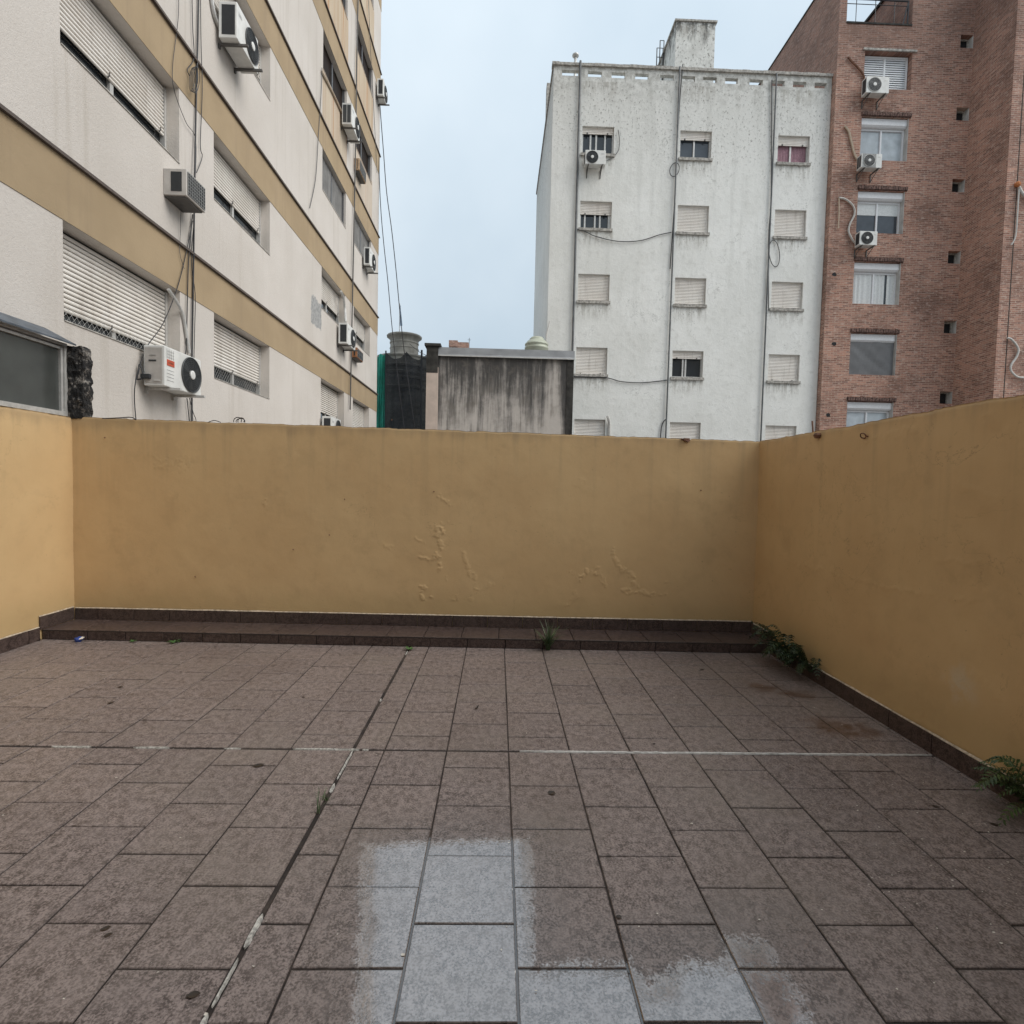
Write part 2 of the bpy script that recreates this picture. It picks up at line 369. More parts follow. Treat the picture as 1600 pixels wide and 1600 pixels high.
def stained_concrete():
    g = G('mould_streaked_render'); p = g.pos(); x, y, z = g.sep(p)
    s1 = g.noise(1., g.scl(p, 6., 6., .5), 6., .65); s2 = g.noise(1., g.scl(p, 22., 22., 1.2), 5., .6); n = g.noise(2.2, p, 6., .7)
    f = g.m('ADD', g.m('ADD', g.m('MULTIPLY', s1, .9), g.m('MULTIPLY', s2, .5)), g.m('MULTIPLY', n, .6))
    f = g.m('SUBTRACT', f, g.mr(z, 2.7, 4.7, .28, -.14, False))
    f = g.m('ADD', f, g.mr(x, 1.5, 1.78, 0., .45))
    f = g.m('SUBTRACT', f, g.m('MULTIPLY', g.box(x, 1.15, 1.5, .12), .22))
    c = g.mix(g.mr(f, .62, 1.16), (.48, .44, .405), (.06, .057, .055))
    c = g.mix(g.m('MULTIPLY', g.mr(n, .5, .7), .3), c, (.30, .26, .22))
    g.set(Base_Color=c, Roughness=.9, Normal=g.bump(n, .4, .03)); return g.mat

def glass_mat(name, tint=(.02, .024, .028), rough=.04, spec=.7):
    g = G(name); n = g.noise(3., g.obj(), 3.)
    g.set(Base_Color=g.mix(n, tuple(t*.6 for t in tint), tuple(t*1.5 for t in tint)), Roughness=rough); g.put(g.b.inputs['Specular IOR Level'], spec)
    g.set(Normal=g.bump(g.noise(1.5, g.pos(), 2.), .06, .02)); return g.mat
def net_mat(name, col, alpha):
    g = G(name); p = g.pos()
    wv = g.noise(3., g.scl(p, 1., 1., 2.), 4.)
    g.set(Base_Color=g.mix(wv, tuple(q*.7 for q in col), tuple(q*1.4 for q in col)), Roughness=.8, Alpha=g.mr(wv, .3, .7, alpha-.03, alpha+.03)); return g.mat
def slat_mat(name, c1, c2):
    g = G(name); p = g.pos(); n = g.noise(1.4, p, 5., .65); st = g.noise(1., g.scl(p, 8., 8., .9), 4.); n2 = g.noise(24., p, 3.)
    c = g.mix(g.mr(n, .35, .68), c1, c2)
    c = g.mix(g.m('MULTIPLY', g.mr(st, .52, .75), .4), c, (.42, .37, .32))
    c = g.mix(g.m('MULTIPLY', g.mr(n2, .6, .75), .25), c, (.40, .36, .32))
    g.set(Base_Color=c, Roughness=.5); return g.mat
def leaf_mat(name, c1, c2):
    g = G(name); n = g.noise(12., g.obj(), 3.)
    g.set(Base_Color=g.mix(g.mr(n, .3, .7), c1, c2), Roughness=.5); return g.mat

M_PAINT = yellow_paint(); M_TILE = tile_mat('mottled_stone_tile'); M_TILE_SHADED = tile_mat('mottled_stone_tile_trim_shaded', False)
M_GROUT = plain('dark_grout', (.035, .028, .024), .9, bump=.3)
def floor_grout():
    g = G('dark_floor_grout'); p = g.pos(); n = g.noise(40., p, 4.); q = wet_distance(g, p, n)
    g.set(Base_Color=g.mix(g.mr(g.noise(6., p, 5., .7), .4, .65), (.020, .014, .012), (.055, .04, .032)), Roughness=.9, Coat_Weight=g.m('MULTIPLY', g.mr(q, -.003, .02), .6), Coat_Roughness=.05, Coat_IOR=2.6, Normal=g.bump(n, .5, .004)); return g.mat
M_FGROUT = floor_grout()
M_SEAL = plain('cracked_white_sealant', (.42, .40, .365), .8, var=.45, scale=60, bump=.6)
M_MORTAR = plain('pale_mortar', (.46, .385, .295), .9, var=.3, scale=40, bump=.5)
M_WHITE = white_plaster(); M_CREAM = cream_plaster(); M_BAND = band_mat()
M_BRX = brick_mat('red_brick_front', 'x'); M_BRY = brick_mat('red_brick_side', 'y')
M_CONC = stained_concrete()
M_LEDGE = plain('dark_drip_edge_shadow', (.10, .08, .07), .9)
M_SLAT = slat_mat('off_white_shutter', (.66, .615, .56), (.76, .725, .68))
M_SLATW = slat_mat('pale_grey_shutter', (.76, .71, .655), (.83, .79, .74))
M_DARK = plain('dark_opening', (.012, .012, .013), .8)
M_GLASS = glass_mat('dark_window_glass'); M_GLASSB = glass_mat('bluish_window_glass', (.05, .058, .07), .06)
M_GLASSN = glass_mat('brown_window_glass', (.020, .013, .010), .55, .08)
M_GLASSW = glass_mat('whitish_window_glass', (.42, .46, .49), .12)
M_SMOKE = glass_mat('smoked_frosted_glass', (.062, .066, .062), .22, .5)
M_ALU = plain('aluminium_frame', (.52, .51, .49), .45, .3); M_ALUD = plain('dark_grey_frame', (.16, .16, .165), .45, .4)
M_PVC = plain('white_pvc', (.72, .73, .75), .4, var=.05); M_SILL = plain('stained_cement_sill', (.36, .34, .31), .9, var=.4, scale=12)
M_ACW = plain('white_painted_casing', (.66, .655, .63), .45, var=.08, scale=6); M_ACG = plain('grey_beige_casing', (.46, .43, .40), .5, var=.12, scale=6)
M_ACD = plain('dark_coil', (.02, .022, .025), .6); M_FAN = plain('dark_fan_grille', (.055, .058, .06), .5); M_GRIL = plain('grey_grille', (.25, .25, .245), .5)
M_RED = plain('red_sticker', (.50, .085, .04), .5, var=.05); M_RUST = plain('rusty_steel', (.16, .075, .045), .8, var=.4)
M_STEEL = plain('dark_steel_bracket', (.10, .095, .09), .6); M_WOODB = plain('brown_wooden_case', (.30, .13, .055), .6, var=.3)
M_WOODP = plain('pale_wooden_case', (.42, .29, .18), .7, var=.3)
M_CABLE = plain('black_cable', (.018, .018, .022), .5); M_CABLEG = plain('grey_cable', (.10, .10, .10), .6); M_PIPE = plain('grey_downpipe', (.10, .105, .11), .5, var=.25, scale=3)
M_INSUL = plain('white_pipe_insulation', (.52, .50, .47), .7); M_TAN = plain('tan_pipe_insulation', (.50, .40, .30), .7)
M_ZINC = plain('zinc_flashing', (.30, .30, .305), .45, .5, var=.15, scale=3); M_BLACKM = plain('black_mould_render', (.035, .033, .03), .95, var=.5, scale=6)
M_PINK = plain('pinkish_render', (.50, .41, .355), .9, var=.12, scale=3, bump=.3); M_TANK = plain('pale_green_plastic', (.40, .42, .34), .5, var=.1, scale=3)
M_STONE = plain('grey_carved_stone', (.33, .31, .275), .9, var=.25, scale=2, bump=.4)
M_NETB = net_mat('black_shade_net', (.014, .016, .02), .86); M_NETG = net_mat('green_shade_net', (.03, .34, .26), .97)
M_CURW = plain('white_curtain', (.66, .68, .68), .8, var=.08); M_CURP = plain('pink_curtain', (.27, .15, .18), .8, var=.2)
M_CLOTH = plain('grey_cloth_screen', (.16, .162, .168), .8, var=.1, scale=3)
M_HOOD = plain('slate_blue_sheet_metal', (.085, .10, .12), .5, .2, var=.35, scale=9)
M_FERN = leaf_mat('dark_fern_leaf', (.012, .028, .01), (.03, .06, .018)); M_FERN2 = leaf_mat('fern_leaf', (.03, .055, .015), (.07, .11, .03))
M_WEED = leaf_mat('bright_weed_leaf', (.05, .11, .03), (.10, .19, .055)); M_GRASS = leaf_mat('grass_blade', (.05, .085, .035), (.11, .15, .07))
M_DRY = leaf_mat('dead_leaf_brown', (.02, .014, .01), (.05, .033, .022)); M_BLUE = plain('blue_plastic', (.02, .05, .22), .35, var=.3)
M_FLAKE = plain('paint_flake', (.62, .57, .50), .8, var=.2); M_GROUND = plain('courtyard_concrete', (.22, .21, .2), .9, var=.2, scale=.5)
M_CHAR = G('charred_rubble')
_p = M_CHAR.obj(); _n = M_CHAR.noise(9., _p, 6., .7); _v = M_CHAR.noise(30., _p, 4., .7)
M_CHAR.set(Base_Color=M_CHAR.mix(M_CHAR.mr(_n, .47, .62), (.013, .012, .012), M_CHAR.mix(M_CHAR.mr(_v, .4, .6), (.045, .038, .033), (.30, .27, .24))), Roughness=.9, Normal=M_CHAR.bump(M_CHAR.m('ADD', _n, _v), .9, .03)); M_CHAR = M_CHAR.mat

# ================================================================ terrace
TL, TR, WT = -4.17, 2.585, .16
XB = lambda x: 5.40+(2.58-x)*.0150           # back wall face
XS = lambda x: 5.00+(2.58-x)*.0150           # step face
ground = MB().quad((-300, -300, -4), (300, -300, -4), (300, 600, -4), (-300, 600, -4)).build('ground', M_GROUND); ground['kind'] = 'structure'
fl = MB().box(TL-.3, -.62, -.3, TR+.3, 5.8, -.0048).build('terrace_floor', M_GROUND); fl['kind'] = 'structure'
fl.data.materials[0] = M_FGROUT
T = .35; GX, GY = .0036, .0034
def tile_mesh(wx, wy, th=.012, ch=.0025):
    m = MB(); a, b = wx/2, wy/2
    lo = [(-a, -b), (a, -b), (a, b), (-a, b)]; hi = [(-a+ch, -b+ch), (a-ch, -b+ch), (a-ch, b-ch), (-a+ch, b-ch)]
    m.v = [(x, y, -th) for x, y in lo]+[(x, y, -ch) for x, y in lo]+[(x, y, 0) for x, y in hi]
    for l in (0, 4):
        for k in range(4): m.f.append((l+k, l+(k+1) % 4, l+4+(k+1) % 4, l+4+k))
    m.f.append((8, 9, 10, 11))
    return m
_tc = {}
def put_tile(x0, y0, x1, y1, z, parent, mat, rot=None, name='tile', tilt=.0015):
    k = (round(x1-x0, 3), round(y1-y0, 3), mat.name)
    if k not in _tc:
        me = tile_mesh(k[0], k[1]).mesh('tile'); me.materials.append(mat); _tc[k] = me
    o = bpy.data.objects.new(name, _tc[k]); lk(o, parent)
    o.location = ((x0+x1)/2+random.uniform(-.0009, .0009), (y0+y1)/2+random.uniform(-.0009, .0009), z)
    o.rotation_euler = rot if rot else (random.gauss(0, tilt), random.gauss(0, tilt), random.gauss(0, tilt*.6))
    return o
EXP, YJ = -.784, 3.055
cols = []                                          # (x0, x1, parity)
for i in range(-2, 8): cols.append((.0923+i*T, min(.0923+(i+1)*T, TR-.004), i % 2))
cols.append((EXP+.007, .0923-2*T, 1))
for k in range(10):
    x1 = EXP-.353*k - (.007 if k == 0 else 0); x0 = EXP-.353*(k+1)
    if x1 > TL+.02: cols.append((max(x0, TL+.004), x1, k % 2))
extra = MB()
for x0, x1, par in cols:
    off = .5 if par else 0.
    ys = [2.696+(k+off)*T for k in range(-12, 1)]
    ys = [y for y in ys if y > -.55 and y < YJ-.05]
    near = [-.55]+ys+[YJ-.007]
    yf = [3.2346+(k+off)*T for k in range(-1, 8)]
    yf = [y for y in yf if YJ+.05 < y < XS((x0+x1)/2)-.02]
    far = [YJ+.007]+yf+[XS((x0+x1)/2)+.02]
    for seg in (near, far):
        for a, b in zip(seg, seg[1:]):
            if x1-x0 < .02: continue
            if b < 1.30:
                tm = tile_mesh(x1-x0-2*GX, b-a-2*GY); n0 = len(extra.v)
                extra.v += [(x+(x0+x1)/2, y+(a+b)/2, z) for x, y, z in tm.v]; extra.f += [tuple(n0+q for q in f) for f in tm.f]
            else: put_tile(x0+GX, a+GY, x1-GX, b-GY, random.gauss(0, .0006), fl, M_TILE)
ex = extra.build('tile', M_TILE, fl); ex['kind'] = 'stuff'
# expansion-joint sealant
def strip(pts, wd, name='sealant', mat=M_SEAL, z=.0015):
    m = MB(); pts = [Vector((p[0], p[1], 0)) for p in pts]; n = max(4, int(sum((b-a).length for a, b in zip(pts, pts[1:]))/.02))
    a, b = pts[0], pts[-1]; t = (b-a).normalized(); s = Vector((-t.y, t.x, 0)); rows = []
    for k in range(n+1):
        u = k/n; c = a+(b-a)*u; e = min(1, min(u, 1-u)*8+.25)
        l, r = wd*e*random.uniform(.65, 1.1), wd*e*random.uniform(.65, 1.1); hgt = z+random.uniform(0, .003)
        rows.append((c+s*l+Vector((0, 0, z-.006)), c+s*l*.6+Vector((0, 0, hgt)), c-s*r*.6+Vector((0, 0, hgt)), c-s*r+Vector((0, 0, z-.006))))
    for p, q in zip(rows, rows[1:]):
        for j in range(3): m.quad(p[j], p[j+1], q[j+1], q[j])
    return m.build(name, mat, fl)
def zx(px): return at_z(px, 1174).x
M_SEALW = plain('white_sealant', (.62, .60, .57), .7, var=.15, scale=40, bump=.4)
strip([(zx(812), YJ), (TR-.03, YJ+.006)], 0.0085, mat=M_SEALW, z=.0025)
for a, b, wdt in ((68, 132, .010), (200, 258, .009), (345, 372, .008), (455, 560, .010), (565, 575, .008)): strip([(zx(a), YJ), (zx(b), YJ)], wdt)
for y0, y1, wdt in ((4.80, 4.93, .006), (3.75, 3.80, .008), (2.74, 3.04, .006), (2.62, 2.70, .011), (1.72, 1.86, .011), (1.52, 1.68, .0055), (1.30, 1.50, .010)): strip([(EXP, y0), (EXP, y1)], wdt)
# step along the back wall
step = MB()
xs = [TL+.002, TR-.004]
st = MB()
st.v = [(x, f(x)+d, z) for x in xs for f, d, z in ((XS, .012, -.2), (XS, .012, .082), (XB, .02, .082), (XB, .02, -.2))]
st.f = [(0, 1, 5, 4), (1, 2, 6, 5), (0, 3, 2, 1), (4, 5, 6, 7)]
stp = st.build('step', M_GROUT); stp['kind'] = 'structure'
ang = math.atan(-.0150)
x = TL+.01; k = 0
while x < TR-.02:
    x2 = min(x+T, TR-.008); xm = (x+x2)/2; sh = .0
    # tread
    o = put_tile(x+.0032, XS(xm), x2-.0032, XB(xm)-.012, .094+random.gauss(0, .0006), stp, M_TILE_SHADED, (random.gauss(0, .002), random.gauss(0, .002), ang))
    # riser
    x3 = x+.06; x4 = min(x2+.06, TR-.008)
    o = put_tile(x3+.003, 0, x4-.003, .080, 0, stp, M_TILE_SHADED, (R(90), 0, ang)); o.location = ((x3+x4)/2, XS((x3+x4)/2)-.0, .043)
    x = x2; k += 1
o = put_tile(TL+.012, 0, TL+.066, .080, 0, stp, M_TILE_SHADED, (R(90), 0, ang)); o.location = (TL+.039, XS(TL), .043)
nose = MB()
nose.box(TL+.01, -.003, .0825, TR-.01, .006, .089)
no = nose.build('nosing', M_GROUT, stp, local=True)
for v in no.data.vertices: v.co.y += XS(v.co.x)+.002

# --- walls with hand-trowelled relief
def vnoise(u, v, seed):
    r_ = np.random.default_rng(seed).random((256, 256)); iu, iv = np.floor(u).astype(int), np.floor(v).astype(int)
    fu, fv = u-iu, v-iv; fu, fv = fu*fu*(3-2*fu), fv*fv*(3-2*fv)
    g = lambda a, b: r_[a % 256, b % 256]
    return (g(iu, iv)*(1-fu)+g(iu+1, iv)*fu)*(1-fv)+(g(iu, iv+1)*(1-fu)+g(iu+1, iv+1)*fu)*fv-.5
def fbm(u, v, seed, o=4): return sum(vnoise(u*2**k, v*2**k, seed+k)*.55**k for k in range(o))
def relief_wall(name, P, U, V_, N, L, Ht, z0, top, thick, strokes, label, amp=.007, d=.0125):
    """front face as a fine displaced grid, plus plain back, ends and top"""
    P, U, N = Vector(P), Vector(U), Vector(N)
    nu, nv = int(L/d)+1, int(Ht/d)+1
    u = np.linspace(0, L, nu); v = np.linspace(0, 1, nv); UU, VV = np.meshgrid(u, v, indexing='ij')
    tp = np.interp(u, [0, L], top)
    edge = .008*np.abs(fbm(u*7, u*0+3.3, 11))*2+.008*np.maximum(0, fbm(u*1.3, u*0+9.1, 21))+.012*np.maximum(0, fbm(u*16, u*0+5.1, 41)-.28)
    tp = tp-edge
    ZZ = z0+VV*(tp[:, None]-z0)
    h = amp*fbm(UU*1.1, ZZ*1.1, 3)+.0014*fbm(UU*6, ZZ*6, 9)
    for pts, rad, am in strokes:
        pts = np.array(pts); dist = np.full(UU.shape, 9.)
        wu = UU+.05*fbm(UU*12, ZZ*12, 31); wz = ZZ+.05*fbm(UU*12+40, ZZ*12, 37)
        if len(pts) == 1: dist = np.hypot(wu-pts[0, 0], wz-pts[0, 1])
        for a, b in zip(pts[:-1], pts[1:]):
            ab = b-a; t = np.clip(((wu-a[0])*ab[0]+(wz-a[1])*ab[1])/(ab@ab+1e-9), 0, 1)
            dist = np.minimum(dist, np.hypot(wu-a[0]-t*ab[0], wz-a[1]-t*ab[1]))
        k = np.clip(1-dist/(rad*.85), 0, 1); k = k*k*(3-2*k)
        q_ = np.clip((fbm(UU*36, ZZ*36, 51, 4)+.55*fbm(UU*9, ZZ*9, 71, 2)+.32*(k-.55)-.02)/.10, 0, 1)
        h += am*.15*q_*q_*(3-2*q_)*(k > 0)*np.clip(k*2.5, 0, 1)+am*.05*k
    h[:, -1] -= .006; h[:, -2] -= .0015
    pos = np.array(P)[None, None, :]+UU[..., None]*np.array(U)+h[..., None]*np.array(N)
    pos[..., 2] = ZZ
    n0 = nu*nv; verts = [tuple(q) for q in pos.reshape(-1, 3)]
    idx = np.arange(n0).reshape(nu, nv)
    a, b, c, e = idx[:-1, :-1].ravel(), idx[1:, :-1].ravel(), idx[1:, 1:].ravel(), idx[:-1, 1:].ravel()
    flip = U.cross(Vector((0, 0, 1))).dot(N) < 0
    faces = list(zip(a, e, c, b)) if flip else list(zip(a, b, c, e))
    # top strip and back
    for i in range(nu):
        q = pos[i, -1]; bk = q-np.array(N)*thick; verts.append((bk[0], bk[1], q[2]+.001)); verts.append((bk[0], bk[1], z0))
    for i in range(nu-1):
        t0, t1 = int(idx[i, -1]), int(idx[i+1, -1]); b0, b1 = n0+2*i, n0+2*(i+1)
        faces.append((t0, b0, b1, t1)); faces.append((b0, b0+1, b1+1, b1))
    fa = [int(idx[0, j]) for j in range(nv)]; faces.append(tuple(fa+[n0, n0+1]))
    fb = [int(idx[-1, j]) for j in range(nv)]; faces.append(tuple(fb+[n0+2*(nu-1), n0+2*(nu-1)+1]))
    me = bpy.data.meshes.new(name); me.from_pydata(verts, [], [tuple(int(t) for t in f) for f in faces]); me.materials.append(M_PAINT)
    sm = [True]*((nu-1)*(nv-1))+[False]*(len(faces)-(nu-1)*(nv-1)); me.polygons.foreach_set('use_smooth', sm); me.update()
    o = bpy.data.objects.new(name, me); lk(o); return tag(o, label, 'wall', 'ochre parapet walls round the terrace')
def bw(px, py): q = at_y(px, py, 5.44); return (q.x-TL, q.z)
S = lambda pts, rad, am: ([bw(*p) for p in pts], rad, am)
bstr = [S([(686, 828), (690, 850), (684, 868), (690, 884)], .075, .022), S([(648, 843), (668, 847)], .03, .012), S([(655, 873), (676, 876)], .045, .016),
        S([(722, 860), (730, 880), (742, 900), (744, 918)], .045, .013), S([(664, 915), (660, 940)], .035, .02), S([(679, 930)], .05, .024), S([(699, 907)], .04, .022),
        S([(704, 938), (720, 934)], .05, .012), S([(770, 912), (750, 918), (735, 945)], .04, .009), S([(690, 778), (708, 792)], .045, .014), S([(735, 793)], .04, .01), S([(702, 812), (690, 826)], .04, .01),
        S([(907, 905), (918, 892), (932, 895)], .065, .022), S([(932, 888), (946, 916)], .05, .012), S([(890, 893), (897, 896)], .03, .012), S([(957, 858), (962, 880), (985, 898), (996, 915)], .05, .017),
        S([(977, 922), (990, 924), (1018, 928), (1042, 926)], .04, .015), S([(905, 915), (890, 945)], .045, .008), S([(909, 750), (905, 757)], .09, .006), S([(240, 720), (285, 726)], .12, .007),
        S([(414, 785), (418, 792)], .04, .012), S([(600, 850), (612, 858)], .04, .008), S([(1045, 905)], .05, .007)]
Lb = TR-TL+.02
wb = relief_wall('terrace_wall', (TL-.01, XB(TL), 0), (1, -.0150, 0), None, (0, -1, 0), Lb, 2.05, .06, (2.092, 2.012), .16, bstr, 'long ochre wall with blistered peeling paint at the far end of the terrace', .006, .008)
def rw(px, py): q = at_x(px, py, TR); return (5.46-q.y, q.z)
S = lambda pts, rad, am: ([rw(*p) for p in pts], rad, am)
rstr = [S([(1240, 880), (1290, 892), (1340, 905), (1400, 918), (1450, 928)], .035, .007), S([(1450, 928), (1535, 936), (1540, 880), (1460, 872)], .025, .006), S([(1215, 735), (1222, 700)], .03, .006),
        S([(1350, 690), (1390, 680), (1430, 672)], .04, .006), S([(1500, 760), (1560, 775)], .05, .005), S([(1480, 1010), (1560, 1090)], .05, .005), S([(1545, 650), (1590, 690)], .06, .005), S([(1330, 1080), (1400, 1110), (1470, 1140)], .06, .005)]
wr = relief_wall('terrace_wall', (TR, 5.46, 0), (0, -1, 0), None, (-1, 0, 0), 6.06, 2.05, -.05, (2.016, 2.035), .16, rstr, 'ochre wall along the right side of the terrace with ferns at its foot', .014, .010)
S = lambda pts, rad, am: ([(at_x(px, py, TL).y+.6, at_x(px, py, TL).z) for px, py in pts], rad, am)
lstr = [S([(80, 930), (85, 935)], .05, .006), S([(20, 700), (30, 712)], .06, .004)]
wl = relief_wall('terrace_wall', (TL, -.6, 0), (0, 1, 0), None, (1, 0, 0), 6.12, 2.05, -.05, (2.085, 2.085), .2, lstr, 'pale ochre wall along the left side below the smoked glass window', .008)
# old nails and plugs left in the far wall
for px, py in ((158, 683), (678, 768), (302, 902), (457, 859), (514, 836), (538, 780), (1093, 766), (612, 656)):
    q = at_y(px, py, 5.44); q.y = XB(q.x)-.004
    MB().lathe([(.001, 0), (.006, .001), (.007, .006), (.001, .008)], (0, 0, 0), 6, 'y').build('nail', M_RUST, wb, local=True).location = q
# skirting tiles
def skirt(p0, p1, z0, z1, nrm, parent, mat=M_TILE_SHADED, off=0.):
    p0, p1 = Vector(p0), Vector(p1); t = (p1-p0); L = t.length; t.normalize(); n_ = Vector(nrm); u = -off
    while u < L-.01:
        a, b = max(u, 0), min(u+T, L)
        if b-a > .03:
            m = MB(); A, B = p0+t*(a+.0028), p0+t*(b-.0028); j = random.uniform(-.002, .002); th = .011+random.uniform(-.002, .002)
            q = [A, B, B+n_*th, A+n_*th]; base = len(m.v)
            m.v = [(c.x, c.y, z0) for c in q]+[(c.x, c.y, z1+j) for c in q]
            m.f = [(0, 3, 2, 1), (4, 5, 6, 7), (0, 1, 5, 4), (1, 2, 6, 5), (2, 3, 7, 6), (3, 0, 4, 7)]
            o = m.build('skirting_tile', mat, parent)
        u += T
    m = MB(); q = [p0, p1, p1+n_*.0085, p0+n_*.0085]
    nseg = 60; rows = []
    for k in range(nseg+1):
        c = p0+(p1-p0)*(k/nseg); hh = random.uniform(.007, .013); rows.append((c+Vector((0, 0, z1-.004)), c+n_*random.uniform(.006, .011)+Vector((0, 0, z1+.001)), c+n_*.001+Vector((0, 0, z1+hh))))
    for a, b in zip(rows, rows[1:]):
        m.quad(a[1], b[1], b[2], a[2])
    m.build('mortar_line', M_MORTAR, parent)
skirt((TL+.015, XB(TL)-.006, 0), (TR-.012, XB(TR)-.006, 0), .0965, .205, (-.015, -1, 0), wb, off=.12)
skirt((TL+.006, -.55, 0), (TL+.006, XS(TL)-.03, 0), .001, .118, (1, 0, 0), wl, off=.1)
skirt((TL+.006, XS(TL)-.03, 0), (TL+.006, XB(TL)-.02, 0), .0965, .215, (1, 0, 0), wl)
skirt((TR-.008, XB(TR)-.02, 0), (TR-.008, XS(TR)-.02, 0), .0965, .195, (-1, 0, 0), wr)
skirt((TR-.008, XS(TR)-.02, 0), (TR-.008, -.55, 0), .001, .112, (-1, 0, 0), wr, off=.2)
# the house the terrace belongs to, behind the camera (a doorway stands open where the camera is)
hs = thing('house_front', 'cream rear wall of the house that opens on the terrace, behind the viewer', 'house', (0, -.6, 0))
m = MB(); m.holed((9., -.6, -4), (-1, 0, 0), (0, 0, 1), 15., 7.2, [(7.2, 4., 10.6, 6.5)], .3); m.build('wall', M_CREAM, hs)
MB().box(-1.6, -.95, 0, 1.8, -.92, 2.5).build('door', M_GLASS, hs)

nbk = thing('added_shade_block', 'tall plain cream block standing behind and to the right of the viewer', 'building', (14, -8, -4))
MB().box(8.5, -14, -4, 22, -4, 17).build('wall', M_CREAM, nbk)  # unseen block, added to keep sun and sky off the terrace

# ================================================================ cream apartment block on the left
FX = -4.5
lb = thing('apartment_building', 'tall cream apartment block with beige bands rising on the left behind the wall', 'building', (FX, 20.35, -4))
HEAD = [4.12, 6.87, 9.73, 12.55, 15.37, 18.19, 21.0]; SILLZ = [3.10, 5.85, 8.73, 11.60, 14.45, 17.28, 20.1]; BTOP = [4.74, 7.51, 10.36, 13.20, 16.05, 18.9, 21.7]
COLS = {'a': (5.85, 7.92), 'b': (8.84, 10.93), 'c': (14.03, 16.12), 'd': (17.07, 19.2)}
Y0L, Y1L, ZT = -8., 20.35, 22.6
holes = []
for f in range(-2, 7):
    h_, s_ = (HEAD[f], SILLZ[f]) if f >= 0 else (HEAD[0]+2.8*f, SILLZ[0]+2.8*f)
    for k, (a, b) in COLS.items(): holes.append((a-Y0L, s_+4, b-Y0L, h_+4))
m = MB(); m.holed((FX, Y0L, -4), (0, 1, 0), (0, 0, 1), Y1L-Y0L, ZT+4, holes, .26)
m.quad((FX, Y1L, -4), (FX-.4, Y1L, -4), (FX-.4, Y1L, ZT), (FX, Y1L, ZT)); m.quad((FX, Y0L, ZT), (FX, Y1L, ZT), (FX-.4, Y1L, ZT), (FX-.4, Y0L, ZT))
m.build('wall', M_CREAM, lb)
MB().box(FX-9, Y0L, -4, FX-.4, Y1L-.01, ZT-.3).build('rear_block', M_CREAM, lb)
for f in range(7):
    MB().box(FX-.05, Y0L, HEAD[f]+.001, FX+.007, Y1L+.012, BTOP[f]).build('band', M_BAND, lb)
    m = MB(); m.box(FX-.02, Y0L, BTOP[f]+.001, FX+.045, Y1L+.05, BTOP[f]+.035); m.build('drip_ledge_shadow', M_LEDGE, lb)  # ledge coloured dark to paint the thin shadow line above each band
def shutter(parent, y0, y1, ztop, zbot, n, mat, single, xo):
    """roller shutter of rounded horizontal slats in the plane x=xo"""
    hgt = (ztop-zbot)/n; mm = MB()
    for k in range(n):
        a = zbot+k*hgt; q = [(xo-.01, a+.006), (xo+.004, a+.009), (xo+.011, a+hgt*.35), (xo+.009, a+hgt*.7), (xo+.001, a+hgt-.004), (xo-.01, a+hgt-.002)]
        t = mm if not single else MB()
        for (x1, z1), (x2, z2) in zip(q, q[1:]): t.quad((x1, y0, z1), (x1, y1, z1), (x2, y1, z2), (x2, y0, z2))
        if single: t.build('slat', mat, parent)
    if not single:
        mm.build('shutter', mat, parent)
